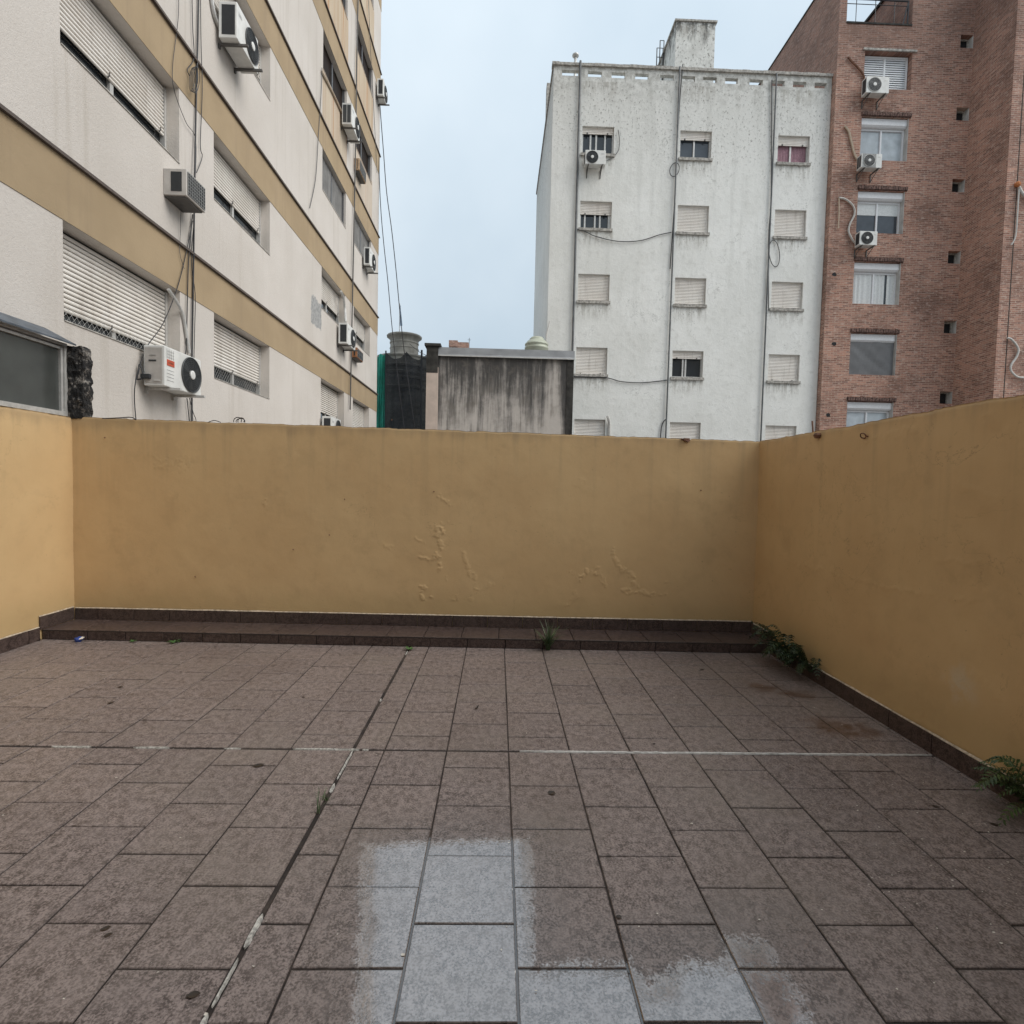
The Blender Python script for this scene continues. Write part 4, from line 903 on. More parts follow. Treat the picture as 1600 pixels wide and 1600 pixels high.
# ================================================================ air conditioners
GRP_AC = 'air conditioner units hung on the facades'
def split_ac(label, loc, rotz, w_, h_, d, fan=.68, side='coil', casing=None, dark_fan=True, sticker=False, arms=False, gap=.06, square=False):
    """outdoor unit: local x along the wall, front at -y, z up, wall plane at y=0"""
    casing = casing or M_ACW
    r = thing('air_conditioner', label, 'air conditioner', loc, rotz, GRP_AC)
    x0, x1, y0, y1 = -w_/2, w_/2, -gap-d, -gap
    MB().box(x0, y0, 0, x1, y1, h_).build('casing', casing, r, bevel=.012, local=True)
    fr = h_*(.47 if sticker else .44); fx, fz = x0+w_*fan, h_*.5; yf = y0
    if square: MB().box(fx-fr-.03, yf-.006, fz-fr-.02, fx+fr+.03, yf-.001, fz+fr+.02).build('fan_surround', M_GRIL, r, local=True)
    MB().lathe([(fr, .001), (fr, .014), (fr*.97, .018), (fr*.94, .010), (fr*.93, .002)], (fx, yf-.004, fz), 36, 'y').build('fan_ring', M_FAN if dark_fan else casing, r, smooth=True, local=True)
    MB().lathe([(fr*.93, .0005), (fr*.93, .003)], (fx, yf-.004, fz), 32, 'y').build('fan_opening', M_ACD, r, local=True)
    m = MB()
    for k in range(1, 7):
        rr = fr*(.25+.68*k/6.5); pts = [(fx+rr*math.cos(a), yf-.016-.006*(1-k/7), fz+rr*math.sin(a)) for a in np.linspace(0, 2*math.pi, 29)]; m.tube(pts, .0028, 4, False)
    for k in range(16):
        a = k*math.pi/8; m.tube([(fx+fr*.22*math.cos(a), yf-.022, fz+fr*.22*math.sin(a)), (fx+fr*.95*math.cos(a+.25), yf-.012, fz+fr*.95*math.sin(a+.25))], .003, 4, False)
    m.build('fan_guard', M_FAN if dark_fan else M_GRIL, r, kind='stuff', local=True)
    MB().lathe([(fr*.25, .004), (fr*.25, .024), (fr*.2, .03), (.001, .031)], (fx, yf-.004, fz), 20, 'y').build('fan_hub', casing, r, local=True)
    for k in range(3):
        a = k*2.1+.4; m = MB(); c_, s_ = math.cos(a), math.sin(a)
        P = lambda rr, t, dy: (fx+rr*math.cos(a+t), yf-.006-dy, fz+rr*math.sin(a+t))
        m.quad(P(fr*.24, -.3, 0), P(fr*.86, -.35, 0), P(fr*.86, .35, .006), P(fr*.24, .35, .004)); m.build('fan_blade', M_FAN, r, local=True)
    # end panel that faces the viewer (local -x)
    if side == 'coil':
        MB().box(x0-.004, y0+.03, .05, x0-.001, y1-.05, h_-.05).build('coil_panel', M_ACD, r, local=True)
    elif side == 'twin':
        for a, b in ((.03, d*.47), (d*.53, d-.03)): MB().box(x0-.004, y0+a, .05, x0-.001, y0+b, h_-.05).build('side_grille', M_FAN, r, local=True)
    else:
        MB().box(x0-.005, y0+.03, .03, x0-.001, y1-.02, h_-.03).build('end_cover', M_ACG, r, bevel=.002, local=True)
        MB().box(x0-.012, y0+.10, h_*.60, x0-.006, y0+.19, h_*.635).build('handle_slot', M_ACD, r, local=True)
        MB().box(x0-.012, y0+.10, h_*.745, x0-.006, y0+.18, h_*.755).build('handle_slot', M_GRIL, r, local=True)
        MB().box(x0-.012, y0+.05, .055, x0-.006, y0+.13, .075).build('rating_plate', M_ALU, r, local=True)
        m = MB(); m.box(x0-.05, y0+.16, h_*.16, x0-.006, y0+.27, h_*.27); m.build('service_valve', M_ACD, r, bevel=.006, local=True)
        m = MB(); m.tube(smooth_pts([(x0-.03, y0+.2, h_*.2), (x0-.06, y0+.3, h_*.12), (x0-.05, y1+.03, h_*.3), (x0-.04, y1+.02, h_*.5), (x0-.03, y0+.24, h_*.24)]), .009, 6); m.build('refrigerant_pipe', M_CABLE, r, local=True)
    if sticker:
        sx = x0+.045; MB().box(sx, yf-.006, h_*.53, sx+.155, yf-.001, h_*.68).build('sticker', M_RED, r, local=True)
        m = MB(); xx = sx+.025
        for wd in (.016, .010, .012, .009, .012, .010, .011):
            m.quad((xx, yf-.0075, h_*.585), (xx+wd*.75, yf-.0075, h_*.585), (xx+wd*.75, yf-.0075, h_*(.635 if wd > .011 else .62)), (xx, yf-.0075, h_*.62)); xx += wd+.004
        m.build('sticker_marks', M_RUST, r, kind='stuff', local=True)
        for k in range(4): MB().box(sx, yf-.003, h_*(.16+.085*k), sx+.15, yf-.001, h_*(.168+.085*k)).build('louvre', M_GRIL, r, local=True)
        for k in range(4): MB().box(sx+.0+.045*k, yf-.0025, h_*.70, sx+.004+.045*k, yf-.001, h_*.94).build('louvre', M_GRIL, r, local=True)
        for k in range(3): MB().box(sx+.005, yf-.0031, h_*(.735+.075*k), sx+.15, yf-.0024, h_*(.742+.075*k)).build('louvre', M_GRIL, r, local=True)
    else:
        MB().box(x0+w_*(.08 if fan > .5 else .78), yf-.004, h_*.72, x0+w_*(.22 if fan > .5 else .92), yf-.001, h_*.80).build('badge', M_ALU, r, local=True)
    if True:
        for bx in (x0+w_*.16, x1-w_*.16):
            m = MB(); m.box(bx-.018, y0-(.12 if arms else .03), -.034, bx+.018, -.002, -.004); m.box(bx-.016, -.03, -.30 if not arms else -.08, bx+.016, -.003, -.036)
            if not arms: m.tube([(bx, y0+.02, -.03), (bx, -.02, -.28)], .011, 4)
            m.build('bracket', M_STEEL if not sticker else M_ALU, r, local=True)
    return r
def window_ac(label, loc, rotz, w_, h_, d, case, grid=(9, 7)):
    r = thing('air_conditioner', label, 'air conditioner', loc, rotz, GRP_AC)
    x0, x1 = -w_/2, w_/2
    MB().box(x0, -d, 0, x1, -.002, h_).build('casing', case, r, bevel=.006, local=True)
    MB().box(x0+.025, -d-.004, .025, x1-.025, -d-.001, h_-.025).build('coil', M_ACD, r, local=True)
    m = MB()
    for k in range(grid[0]+1): xx = x0+.025+(w_-.05)*k/grid[0]; m.box(xx-.004, -d-.012, .025, xx+.004, -d-.005, h_-.025)
    for k in range(grid[1]+1): zz = .025+(h_-.05)*k/grid[1]; m.box(x0+.025, -d-.014, zz-.003, x1-.025, -d-.0125, zz+.003)
    m.build('rear_grille', M_GRIL, r, kind='stuff', local=True)
    MB().box(x0-.004, -d+.06, .05, x0-.001, -.10, h_-.04).build('side_vent', M_ACD, r, local=True)
    m = MB(); m.box(x0+.03, -d+.03, -.02, x1-.03, -.003, -.001); m.build('support_frame', M_STEEL, r, local=True)
    return r
HALF = R(90)
def left_ac(fn, label, y0, y1, z0, h_, d, **k):
    if fn is split_ac: k['arms'] = True
    return fn(label, (FX, (y0+y1)/2, z0), HALF, y1-y0, h_, d, **k)
left_ac(split_ac, 'white split unit with big dark fan and red sticker, lowest beside the shuttered window', 7.02, 7.86, 2.66, .50, .26, side='cover', sticker=True, fan=.70)
left_ac(window_ac, 'grey boxy window unit with a grid grille beside the black cable bundle', 7.55, 8.02, 5.25, .34, .30, case=M_ACG)
left_ac(split_ac, 'large split unit at the top edge with stained underside on two brackets', 8.87, 9.62, 8.29, .54, .28, casing=M_ACW)
left_ac(split_ac, 'split unit with twin-grille end under the dark windows of the cream block', 15.44, 16.29, 11.2, .56, .27, side='twin')
left_ac(window_ac, 'small window unit in a pale wooden case high on the cream block', 16.93, 17.7, 10.83, .34, .17, case=M_WOODP)
left_ac(split_ac, 'split unit on long black brackets near the cream block edge', 17.97, 18.75, 8.47, .56, .20)
left_ac(split_ac, 'white split unit beside the shuttered window right of the grey cement patch', 15.29, 16.11, 5.3, .56, .25)
left_ac(window_ac, 'brown wooden-cased window unit low near the cream block edge', 16.74, 17.44, 5.27, .29, .20, case=M_WOODB, grid=(3, 2))
left_ac(split_ac, 'split unit half hidden by the wall top below the last shutters', 13.95, 14.76, 2.66, .50, .24)
left_ac(split_ac, 'small split unit outlined against the sky at the upper edge of the cream block', 19.57, 20.1, 14.8, .56, .22)
def front_ac(label, x0, x1, z0, h_, y, **k): return split_ac(label, ((x0+x1)/2, y, z0), 0, x1-x0, h_, .28, **k)
front_ac('white split unit with dark fan under the top left window of the white block', 2.93, 3.68, 13.38, .50, WY, fan=.34, gap=.12)
front_ac('grey-stained split unit in front of the white louvred window on the brick block', 13.06, 13.9, 16.12, .58, BY, fan=.36, dark_fan=False, gap=.16, side='coil')
front_ac('split unit with square grille below the second window from the top on the brick block', 13.02, 13.78, 13.47, .50, BY, fan=.38, dark_fan=False, gap=.16, square=True, side='twin')
front_ac('small white split unit with dark fan below the third brick-block window', 13.1, 13.76, 10.7, .50, BY, fan=.42, gap=.16)

# ================================================================ cables and pipes
def cable(label, pts, r, mat=None, nm='cable', cat='cable', n=6, sides=5, group=None):
    p = smooth_pts(pts, n) if len(pts) > 2 else [Vector(q) for q in pts]
    r = r*.75 if group == GC else r
    o0 = p[0].copy(); m = MB(); m.tube([q-o0 for q in p], r, sides); o = m.build(nm, mat or M_CABLE, local=True); o.location = o0
    return tag(o, label, cat, group)
LX = FX+.03
def lf(px, py, dx=.03): return at_x(px, py, FX+dx)
GC = 'cables on the cream facade'
cable('thick black cable running straight down the cream facade', [lf(312, -90), lf(309, 60), lf(306, 180), lf(304, 300, .06), lf(302, 430), lf(300, 560), lf(300, 660)], .016, group=GC)
cable('thin black cable waving down left of the thick cable bundle', [lf(277, -60), lf(279, 20), lf(270, 100), lf(272, 140), lf(290, 190), lf(306, 220), lf(304, 300)], .006, group=GC)
cable('black cable looping out right of the bundle above the grid-grilled unit', [lf(313, -60), lf(314, 60), lf(316, 140), lf(313, 225), lf(316, 245), lf(307, 270)], .008, group=GC)
cable('slim black cable leaving the bundle near the top', [lf(299, -60), lf(301, 40), lf(303, 90), lf(293, 108), lf(296, 118)], .008, group=GC)
cable('black cable slanting from the bundle to the lowest unit', [lf(301, 345), lf(292, 390), lf(277, 450), lf(255, 505), lf(232, 538), lf(222, 560, .05), lf(213, 590, .05), lf(210, 620), lf(213, 662)], .008, group=GC)
cable('black cable hanging beside the thick one below the grid-grilled unit', [lf(301, 335), lf(295, 400), lf(293, 460), lf(291, 540), lf(288, 560)], .010, group=GC)
cable('second black cable between the beige band and the lowest unit', [lf(304, 335), lf(299, 410), lf(305, 460), lf(304, 520), lf(303, 560)], .007, group=GC)
cable('thin cable dropping from the grid-grilled unit across the band', [lf(283, 310), lf(282, 360), lf(281, 395), lf(288, 420)], .005, M_CABLEG, group=GC)
cable('loose cable end hanging below the lowest unit', [lf(292, 622), lf(294, 640), lf(296, 662)], .009, group=GC)
cable('crossing cable below the lowest unit', [lf(296, 622), lf(302, 645), lf(306, 655), lf(306, 665)], .007, group=GC)
m = MB(); c0 = lf(300, 124, .05)
for k in range(4):
    pts = [(.02*k, (.07+.006*k)*math.cos(a)*.8, (.19+.01*k)*math.sin(a)) for a in np.linspace(0, 2*math.pi, 25)]; m.tube(pts, .0045, 4, False)
o = m.build('cable_coil', M_CABLE, local=True); o.location = c0; o.rotation_euler = (R(-14), 0, 0); tag(o, 'coil of spare black cable tied to the thick cable', 'cable')
cable('wrapped white pipe curving from the shutter to the lowest unit', [lf(263, 452), lf(275, 470), lf(286, 492), lf(291, 520), lf(296, 552)], .021, M_ALU, 'insulated_pipe', 'pipe', sides=8)
cable('wrapped pipe from the top window edge to the top split unit', [lf(326, -40), lf(333, 15), lf(341, 40), lf(345, 46)], .030, M_ALU, 'insulated_pipe', 'pipe', sides=8)
cable('lumpy wrapped pipe above the split unit by the cement patch', [lf(533, 455), lf(537, 468), lf(539, 485), lf(540, 503, .15)], .035, M_ALU, 'insulated_pipe', 'pipe', sides=7)
cable('thin dark cable hanging slack down the spandrel', [lf(503, 106), lf(502, 140), lf(497, 220), lf(493, 280), lf(484, 325)], .012, M_CABLEG, group=GC)
cable('stiff pale pipe slanting down to the twin-grille unit', [lf(503, 112), lf(520, 145), lf(535, 178)], .028, M_TAN, 'insulated_pipe', 'pipe', sides=6)
cable('dark downpipe running the height of the cream block between the narrow windows', [lf(561, -60, .06), lf(558, 60, .06), lf(555, 250, .06), lf(551, 450, .06), lf(547, 640, .06)], .022, M_STEEL, 'downpipe', 'pipe')
cable('dark vertical cable along the last windows of the cream block', [lf(574, -60, .05), lf(578, 60, .05), lf(583, 150, .05), lf(589, 270, .05)], .012, M_CABLEG, group=GC)
GW = 'cables sagging through the sky gap'
def sk(px, py, Y=20.2): return at_y(px, py, Y)
cable('aerial cable dropping from the cream block edge past the flag', [sk(591, 120), sk(594, 170), sk(599, 235), sk(604, 300), sk(612, 360), sk(619, 425), sk(625, 490), sk(633, 560), sk(651, 690)], .016, M_CABLE, group=GW)
cable('aerial cable hanging closest to the cream block edge', [sk(590, 200), sk(594, 310), sk(599, 375), sk(606, 440), sk(613, 516), sk(622, 593), sk(634, 690)], .015, M_CABLE, group=GW)
cable('short aerial cable right of the stone cupola', [sk(640, 537, 24.), sk(654, 549, 24.), sk(668, 556, 24.)], .012, M_CABLEG, group=GW)
def wf(px, py, d=.05): return at_y(px, py, WY-d)
GP = 'downpipes on the white facade'
cable('left grey downpipe on the white facade', [(2.70, WY-.07, 17.25), (2.70, WY-.07, -4)], .042, M_PIPE, 'downpipe', 'pipe', sides=8, group=GP)
cable('middle grey downpipe on the white facade', [(6.40, WY-.07, 17.2), (6.38, WY-.07, 9), (6.34, WY-.07, -4)], .030, M_PIPE, 'downpipe', 'pipe', sides=8, group=GP)
cable('right grey downpipe on the white facade', [(10.04, WY-.07, 17.1), (10.04, WY-.07, -4)], .030, M_PIPE, 'downpipe', 'pipe', sides=8, group=GP)
cable('thin cable beside the middle downpipe of the white facade', [wf(1067, 100), wf(1062, 160), wf(1057, 250), wf(1055, 300), wf(1047, 420)], .018, M_CABLE)
cable('thin cable beside the right downpipe of the white facade', [wf(1206, 125), wf(1205, 300), wf(1201, 375), wf(1201, 485)], .02, M_CABLEG)
cable('sagging cable from the second left window to the middle downpipe', [wf(899, 357), wf(915, 362), wf(930, 369), wf(965, 377), wf(1000, 376), wf(1030, 367), wf(1049, 363)], .016)
cable('sagging cable from the fourth left window to the middle downpipe', [wf(893, 589), wf(945, 590), wf(970, 596), wf(1000, 598), wf(1025, 596), wf(1042, 594)], .018)
def loop(label, cx, cy, a, b, rr=.014, tilt=0.):
    pts = []
    for t in np.linspace(0, 2*math.pi, 25):
        u, v = a*math.cos(t), b*math.sin(t); pts.append(wf(cx+u*math.cos(tilt)-v*math.sin(tilt), cy+u*math.sin(tilt)+v*math.cos(tilt)))
    return cable(label, pts, rr, M_CABLE, 'cable_loop', 'cable', n=1)
loop('loose cable loop on the middle downpipe', 1054, 265, 7, 11, tilt=.3); loop('loose cable loop hanging right of the right downpipe', 1210, 396, 8, 21, tilt=-.1)
cable('white drain pipe stub beside the lowest left window of the white block', [wf(949, 650, .1), wf(951, 656, .12), wf(952, 668), wf(952, 700)], .05, M_INSUL, 'drain_pipe', 'pipe')
cable('cable looping off the foot of the middle downpipe', [wf(1041, 655), wf(1036, 660), wf(1033, 672), wf(1031, 700)], .02)
cable('thin cable trailing at the top left window of the white block', [wf(966, 203), wf(968, 220), wf(966, 235), wf(958, 245), wf(948, 251)], .014, M_CABLEG)
def bf(px, py, d=.05): return at_y(px, py, BY-d)
cable('dark pipe from a hole in the bricks to the louvred-window unit', [bf(1325, 89), bf(1330, 95), bf(1341, 106), bf(1350, 119), bf(1351, 135)], .035, M_RUST, 'insulated_pipe', 'pipe')
cable('tan wrapped pipe curving to the square-grille unit', [bf(1320, 197), bf(1326, 205), bf(1330, 220), bf(1335, 240), bf(1340, 250)], .045, M_TAN, 'insulated_pipe', 'pipe')
cable('white pipe bowing down to the small white unit', [bf(1311, 309), bf(1322, 312), bf(1333, 322), bf(1335, 335), bf(1328, 350), bf(1326, 362), bf(1332, 375), bf(1338, 382)], .035, M_INSUL, 'insulated_pipe', 'pipe')
cable('thin pale drain tube hanging from a hole by the brick windows', [bf(1311, 309), bf(1311, 330), bf(1310, 357)], .022, M_TAN, 'drain_tube', 'pipe')
def gf(px, py, d=.06): return at_y(px, py, 19.0-d)
cable('white pipe curving in an S low on the right brick wing', [gf(1574, 528), gf(1581, 531), gf(1591, 545), gf(1588, 558), gf(1580, 570), gf(1580, 580), gf(1590, 589), gf(1604, 591), gf(1625, 600)], .035, M_INSUL, 'insulated_pipe', 'pipe', sides=8)
cable('pale drain tube below the orange pipe mouth', [gf(1592, 296), gf(1590, 330), gf(1587, 368), gf(1580, 383)], .025, M_INSUL, 'drain_tube', 'pipe')
cable('white pipe from the orange pipe mouth on the right brick wing', [gf(1592, 292), gf(1600, 305), gf(1625, 330)], .045, M_INSUL, 'insulated_pipe', 'pipe', sides=8)
q = gf(1590, 288); o = MB().lathe([(.08, 0), (.095, .05), (.08, .1), (.04, .14)], (0, 0, 0), 10, 'y').build('pipe_mouth', plain('orange_foam', (.48, .17, .06), .8), local=True); o.location = (q.x, 18.99, q.z); tag(o, 'orange foam pipe mouth on the right brick wing', 'pipe')
GH = 'small dark holes in the brick wall'
for px, py, lb_ in ((1304, 429, 'ragged dark hole in the bricks level with the curtained window'), (1303, 537, 'ragged dark hole in the bricks level with the grey cloth window'), (1294, 649, 'ragged dark hole in the bricks just above the ochre wall')):
    q = bf(px, py, .0); m = MB(); pts = [(.09*random.uniform(.7, 1.3)*math.cos(a), .07*random.uniform(.7, 1.3)*math.sin(a)) for a in np.linspace(0, 5.6, 9)]
    m.v = [(x_, -.004, z_) for x_, z_ in pts]+[(x_*.5, .03, z_*.5) for x_, z_ in pts]; nn = len(pts)
    m.f = [(k, (k+1) % nn, nn+(k+1) % nn, nn+k) for k in range(nn)]+[tuple(range(nn, 2*nn))]+[tuple(range(nn))]
    o = m.build('wall_hole', M_DARK, local=True); o.location = q; tag(o, lb_, 'hole', GH)

# ================================================================ things on the terrace walls
gl = thing('glazed_screen', 'smoked glass window in a grey aluminium frame standing on the left wall', 'window', (-4.24, 5.46, 2.09))
yE, x_ = 5.50, -4.24
MB().box(x_-.012, -1., 2.13, x_-.004, yE-.06, 2.72).build('pane', M_SMOKE, gl)
m = MB(); m.box(x_-.03, -1, 2.088, x_+.035, yE, 2.13); m.box(x_-.03, yE-.06, 2.131, x_+.02, yE-.035, 2.74); m.box(x_-.03, yE-.03, 2.131, x_+.035, yE, 2.76); m.box(x_-.03, -1, 2.722, x_+.02, yE-.062, 2.745); m.box(x_-.03, -1, 2.76, x_+.035, yE, 2.785)
m.build('frame', M_ALU, gl)
MB().box(x_-.04, -1, 2.745, x_-.0, yE-.07, 2.762).build('frame_shadow_gap', M_ALUD, gl)
m = MB(); m.quad((x_+.10, -1, 2.79), (x_+.10, yE+.03, 2.79), (x_-.22, yE+.06, 2.95), (x_-.22, -1, 2.95)); m.quad((x_+.10, -1, 2.775), (x_-.22, -1, 2.93), (x_-.22, yE+.06, 2.93), (x_+.10, yE+.03, 2.775)); m.quad((x_+.10, -1, 2.775), (x_+.10, yE+.03, 2.775), (x_+.10, yE+.03, 2.79), (x_+.10, -1, 2.79)); m.quad((x_+.10, yE+.03, 2.775), (x_-.22, yE+.06, 2.93), (x_-.22, yE+.06, 2.95), (x_+.10, yE+.03, 2.79))
m.build('sheet_roof', M_HOOD, gl)
bm = bmesh.new(); bmesh.ops.create_grid(bm, x_segments=1, y_segments=1, size=.1); bm.free()
bm = bmesh.new(); bmesh.ops.create_cube(bm, size=1)
bmesh.ops.subdivide_edges(bm, edges=bm.edges[:], cuts=22, use_grid_fill=True)
from mathutils import noise as mn
for v in bm.verts:
    p_ = Vector((v.co.x*.165, v.co.y*.12, v.co.z*.70)); d_ = mn.noise(p_*9)*.020+mn.noise(p_*26)*.018+mn.noise(p_*60)*.010
    k = 1+.18*mn.noise(Vector((0, 0, p_.z*6)))-(.35*max(0, v.co.z-.38)/.12 if v.co.x > 0 else 0)*.5; nrm = Vector((v.co.x, v.co.y*.8, v.co.z*.2)).normalized()
    v.co = Vector((p_.x*k, p_.y, p_.z))+nrm*d_
me = bpy.data.meshes.new('wall_stub'); bm.to_mesh(me); bm.free(); me.materials.append(M_CHAR)
o = bpy.data.objects.new('wall_stub', me); lk(o); o.location = (-4.14, 5.56, 2.42); tag(o, 'rough blackened stub of broken wall at the end of the smoked glass window', 'wall stub')
# odds and ends along the wall tops
def wire(label, pts, r, mat, nm, cat='wire'): return cable(label, pts, r, mat, nm, cat, n=5, sides=5)
q = at_y(370, 660, 5.5)
m = MB()
for k, (dx, rr, sy) in enumerate(((0, .045, .8), (.025, .038, .9), (.01, .05, .6))): m.tube([(dx+rr*math.cos(t), .02*k+.03*math.sin(t*.5), max(-.01, rr*sy*math.sin(t)+.02)) for t in np.linspace(-.3, 3.5, 14)], .0045, 4)
o = m.build('cable_loop', M_CABLE, local=True); o.location = (q.x, 5.5, 2.068); tag(o, 'small loops of black cable lying on top of the end wall', 'cable')
wire('thin black wire lying along the top left end of the back wall', [at_y(160, 654, 5.5), at_y(185, 653, 5.5), at_y(205, 652, 5.49), at_y(212, 656, 5.46)], .005, M_CABLE, 'wire')
wire('bit of black wire on the wall top between the cable loops and the lowest unit', [at_y(325, 660, 5.5), at_y(335, 657, 5.5), at_y(345, 660, 5.5)], .004, M_CABLE, 'wire')
q = at_y(1073, 686, XB(1.8)); m = MB(); m.box(-.035, -.03, -.02, .02, .03, .006); m.tube([(-.03, -.02, -.005), (0, -.035, -.03), (.025, -.02, -.012)], .008, 5); m.tube([(-.06, -.004, .0), (-.02, -.012, -.01)], .007, 5)
o = m.build('bracket_remnant', M_RUST, local=True); o.location = q; tag(o, 'rusty bracket remnant on the top edge of the back wall', 'bracket')
q = at_x(1279, 680, TR); m = MB(); m.lathe([(.0, -.03), (.018, -.026), (.028, 0), (.02, .018), (.0, .022)], (0, 0, 0), 8); o = m.build('rusty_lump', M_RUST, local=True); o.location = q+Vector((-.01, 0, 0)); o.scale = (1, 1.4, .9); tag(o, 'rusty broken anchor on the right wall below its top edge', 'anchor')
wire('rusty iron rod standing above the right wall near the corner', [at_x(1270, 684, TR+.02), at_x(1270, 672, TR+.02), at_x(1269, 658, TR+.03)], .007, M_RUST, 'iron_rod', 'rod')
m = MB(); m.tube([(-.002-.02*math.sin(t)*.4, .028*math.cos(t), .018*math.sin(t)) for t in np.linspace(0, 6.28, 14)], .0042, 5, False); m.tube([(0, -.025, -.004), (.02, -.03, -.006)], .005, 5)
o = m.build('eye_hook', M_RUST, local=True); o.location = at_x(1349, 681, TR-.014); tag(o, 'small rusty eye hook in the right wall', 'hook')

# ================================================================ plants, litter
def frond(L, rise, droop, pairs, lw, col, wob):
    m = MB(); pts = []
    for k in range(pairs+1):
        t = k/pairs; pts.append(Vector((L*t*(1-.12*t), wob*t*t, rise*math.sin(min(1., t*1.25)*math.pi*.5)-droop*t*t)))
    m.tube(pts[::2]+[pts[-1]] if len(pts) % 2 == 0 else pts[::2], [.0022*(1-.8*i/(len(pts)//2)) for i in range(len(pts[::2]+([pts[-1]] if len(pts) % 2 == 0 else [])))], 4)
    for k in range(2, pairs+1):
        t = k/pairs; ll = lw*math.sin(math.pi*min(1, .12+t*.88))**.7*random.uniform(.8, 1.1)+.004; dr = (pts[k]-pts[k-1]).normalized()
        for s in (-1, 1):
            sd = Vector((-dr.y, dr.x, 0)).normalized()*s; e = (sd*1.+dr*.45).normalized(); tip = pts[k]+e*ll+Vector((0, 0, -ll*.25*random.uniform(.2, 1.6))); wd = dr*(L/pairs*.42)
            mid = pts[k]+e*ll*.5+Vector((0, 0, .003)); m.quad(pts[k]-wd*.5, mid-wd, tip, mid+wd)
    return m
def fern(label, loc, n, L, az, spread, mat, seed, rise=(.5, 1.)):
    random.seed(seed); r = thing('fern', label, 'fern', loc, 0, 'ferns along the foot of the right wall')
    for k in range(n):
        l = L*random.uniform(.6, 1.1); o = frond(l, l*random.uniform(*rise), l*random.uniform(.2, .65), random.randint(12, 17), l*.2, mat, l*random.uniform(-.15, .15)).build('frond', mat, r, local=True)
        o.rotation_euler = (0, random.uniform(-.2, .15), az+random.uniform(-spread, spread)); o.location = (random.uniform(-.02, .02), random.uniform(-.06, .06), .005)
    return r
q = at_z(1243, 1048); fern('dark bushy fern at the foot of the right wall near the step', (TR-.05, q.y+.10, .03), 26, .34, math.pi, 1.55, M_FERN, 3, (.55, 1.25))
fern('smaller dark fern beside the bushy one, nearer the viewer', (TR-.04, q.y-.22, .07), 18, .25, math.pi, 1.5, M_FERN, 4, (.5, 1.1))
q = at_z(1590, 1262); fern('green fern sprouting above the skirting at the right edge', (TR-.035, 2.42, .02), 14, .30, math.pi*.68, 1.2, M_FERN2, 8, (.45, 1.0))
def tuft(label, loc, n, L, mat, seed, nm='grass_tuft', cat='grass', lean=.8, group=None, wd=.003):
    random.seed(seed); m = MB()
    for k in range(n):
        a = random.uniform(0, 6.28); l = L*random.uniform(.35, 1.1); ln = random.uniform(.1, lean); dv = Vector((math.cos(a), math.sin(a), 0)); sd = Vector((-dv.y, dv.x, 0)); b = Vector((random.uniform(-.012, .012), random.uniform(-.008, .008), 0)); prev = None
        for j in range(5):
            t = j/4; c_ = b+dv*l*ln*t**1.6+Vector((0, 0, l*(t-ln*.45*t*t))); w2 = wd*(1-t)**.6+.0004
            cur = (c_-sd*w2, c_+sd*w2)
            if prev: m.quad(prev[0], prev[1], cur[1], cur[0])
            prev = cur
    o = m.build(nm, mat, local=True); o.location = loc; return tag(o, label, cat, group)
q = at_z(857, 1018); tuft('tall wispy grass tuft growing at the foot of the step', (q.x, XS(q.x)-.025, 0), 90, .30, M_GRASS, 5, lean=.95, wd=.0042)
def weed(label, px, py, n, L, seed, mat=None):
    random.seed(seed); q = at_z(px, py); q.y = min(q.y, XS(q.x)-.035); m = MB()
    for k in range(n):
        a = k*6.28/n+random.uniform(-.3, .3); l = L*random.uniform(.6, 1.1); dv = Vector((math.cos(a), math.sin(a), 0)); sd = Vector((-dv.y, dv.x, 0)); up = random.uniform(.25, .8)
        pts = [(0, .003), (.35, .02), (.7, .022), (1, .001)]; prev = None
        for t, w2 in pts:
            c_ = dv*l*t+Vector((0, 0, l*up*t*(1.2-.6*t)+.004)); cur = (c_-sd*w2*l/.07*.6, c_+sd*w2*l/.07*.6)
            if prev: m.quad(prev[0], prev[1], cur[1], cur[0])
            prev = cur
    o = m.build('weed', mat or M_WEED, local=True); o.location = q; return tag(o, label, 'weed', 'weeds in the floor joints')
weed('tiny bright weed at the step foot nearest the blue scrap', 213, 1001, 7, .045, 1); weed('small leafy weed at the step foot right of the tiny bright one', 275, 1003, 8, .06, 2)
weed('small weed where the wide floor joint meets the step', 639, 1016, 8, .055, 3); weed('dry dark sprig at the left wall corner of the step', 62, 1001, 6, .04, 4, M_DRY)
tuft('sparse grass blades growing in the wide floor joint', at_z(497, 1270), 8, .14, M_GRASS, 9, lean=1.1, wd=.0016); tuft('low green moss blades further down the wide floor joint', at_z(508, 1250), 14, .05, M_WEED, 10, lean=1.1, wd=.0016)
tuft('tiny dark sprigs at the right corner of the step', (TR-.02, XB(TR)-.05, .2), 10, .04, M_FERN, 12, lean=.9)
q = at_z(128, 1001); q.y = min(q.y, XS(q.x)-.05)
bm = bmesh.new(); bmesh.ops.create_icosphere(bm, subdivisions=2, radius=.035)
for v in bm.verts: v.co *= 1+.5*mn.noise(v.co*60); v.co.z = v.co.z*.75
me = bpy.data.meshes.new('plastic_scrap'); bm.to_mesh(me); bm.free(); me.materials.append(M_BLUE)
o = bpy.data.objects.new('plastic_scrap', me); lk(o); o.location = (q.x, q.y, .024); tag(o, 'crumpled blue plastic scrap lying against the step', 'scrap')
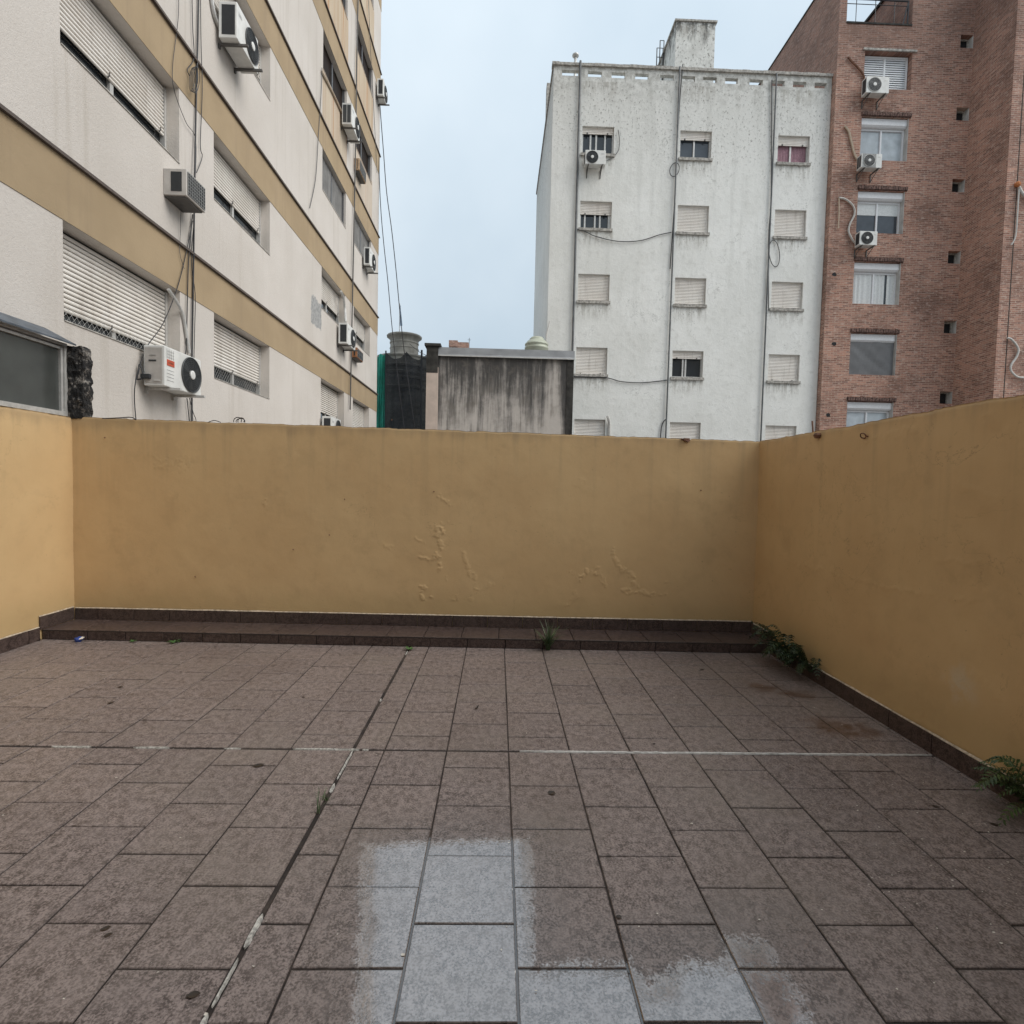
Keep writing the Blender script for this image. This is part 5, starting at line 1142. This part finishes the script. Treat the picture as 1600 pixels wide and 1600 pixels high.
m = MB(); m.quad((-.01, -.02, 0), (.02, -.015, .004), (.015, .02, .012), (-.014, .012, .018)); o = m.build('paper_scrap', M_FLAKE, local=True); o.location = (q.x+.03, q.y-.01, .03); tag(o, 'white scrap tucked on the crumpled blue plastic', 'scrap')
random.seed(21)
def dleaf(label, px, py, L, rot, curl=.3, wd=.30):
    L *= .78; q = at_z(px, py); m = MB(); n = 7
    for k in range(n):
        t1, t2 = k/n, (k+1)/n; w1, w2 = L*wd*math.sin(math.pi*t1)**.8 if 0 < t1 < 1 else .0008, L*wd*math.sin(math.pi*t2)**.8 if t2 < 1 else .0008; h = lambda t: .003+curl*L*(t-.5)**2
        for s in (-1, 1): m.quad((L*(t1-.5), 0, h(t1)), (L*(t2-.5), 0, h(t2)), (L*(t2-.5), s*w2, h(t2)+.15*w2), (L*(t1-.5), s*w1, h(t1)+.15*w1))
    o = m.build('dead_leaf', M_DRY, local=True); o.location = q; o.rotation_euler = (0, 0, rot); return tag(o, label, 'leaf', 'dead leaves on the tiles')
for a in (('dark dead leaf by the joint in front of the wide crack', 404, 1197, .075, .2), ('curled dark leaf standing out on the middle tiles', 745, 1107, .07, 1.2, .9, .16), ('dark dead leaf on the left tiles, nearer of two in a row', 173, 1099, .05, .3), ('dark dead leaf on the left tiles, farther of two in a row', 188, 1074, .045, .5),
          ('round dark blot of leaf on the tiles right of the middle', 862, 1240, .05, .8, .1, .5), ('dark leaf near the rust stains on the right', 1097, 1047, .05, .1, .2, .3), ('dead leaf on the lower left tile, upper of two', 165, 1452, .04, .5), ('dead leaf on the lower left tile, lower of two', 169, 1462, .03, .6),
          ('dark smear-like leaf beside the near end of the wide joint', 302, 1556, .05, .2, .1), ('dark bud of leaf on the tile right of the puddle', 967, 1434, .025, 1.2, .2, .5), ('tiny dark twig leaf near the right skirting', 1462, 1261, .05, -.4, .3, .2), ('small dark leaf on the tile edge nearer than the twig leaf', 1553, 1289, .05, -.3, .3, .25),
          ('dark crumb of leaf on the far middle tiles', 474, 1090, .03, .2), ('dark crumb of leaf on the far right tiles', 1022, 1163, .025, .4)): dleaf(*a)
m = MB()
for k in range(230):
    if k < 90: px, py = random.gauss(1090, 110), random.gauss(1060, 25)
    elif k < 170: px, py = random.gauss(1480, 90), random.gauss(1330, 90)
    else: px, py = random.uniform(0, 1600), 1030+560*random.random()**1.7
    q = at_z(px, py)
    if not (TL+.05 < q.x < TR-.05 and q.y < 4.95): continue
    s = random.uniform(.001, .0038)*(1.6 if random.random() < .08 else 1); a = random.uniform(0, 6.28); n = random.randint(4, 6)
    pts = [(q.x+s*random.uniform(.6, 1.3)*math.cos(a+j*6.28/n)*1.4, q.y+s*random.uniform(.6, 1.3)*math.sin(a+j*6.28/n), .0025+random.uniform(0, .002)) for j in range(n)]; m.quad(*pts)
m.build('paint_flakes', M_FLAKE, kind='stuff')
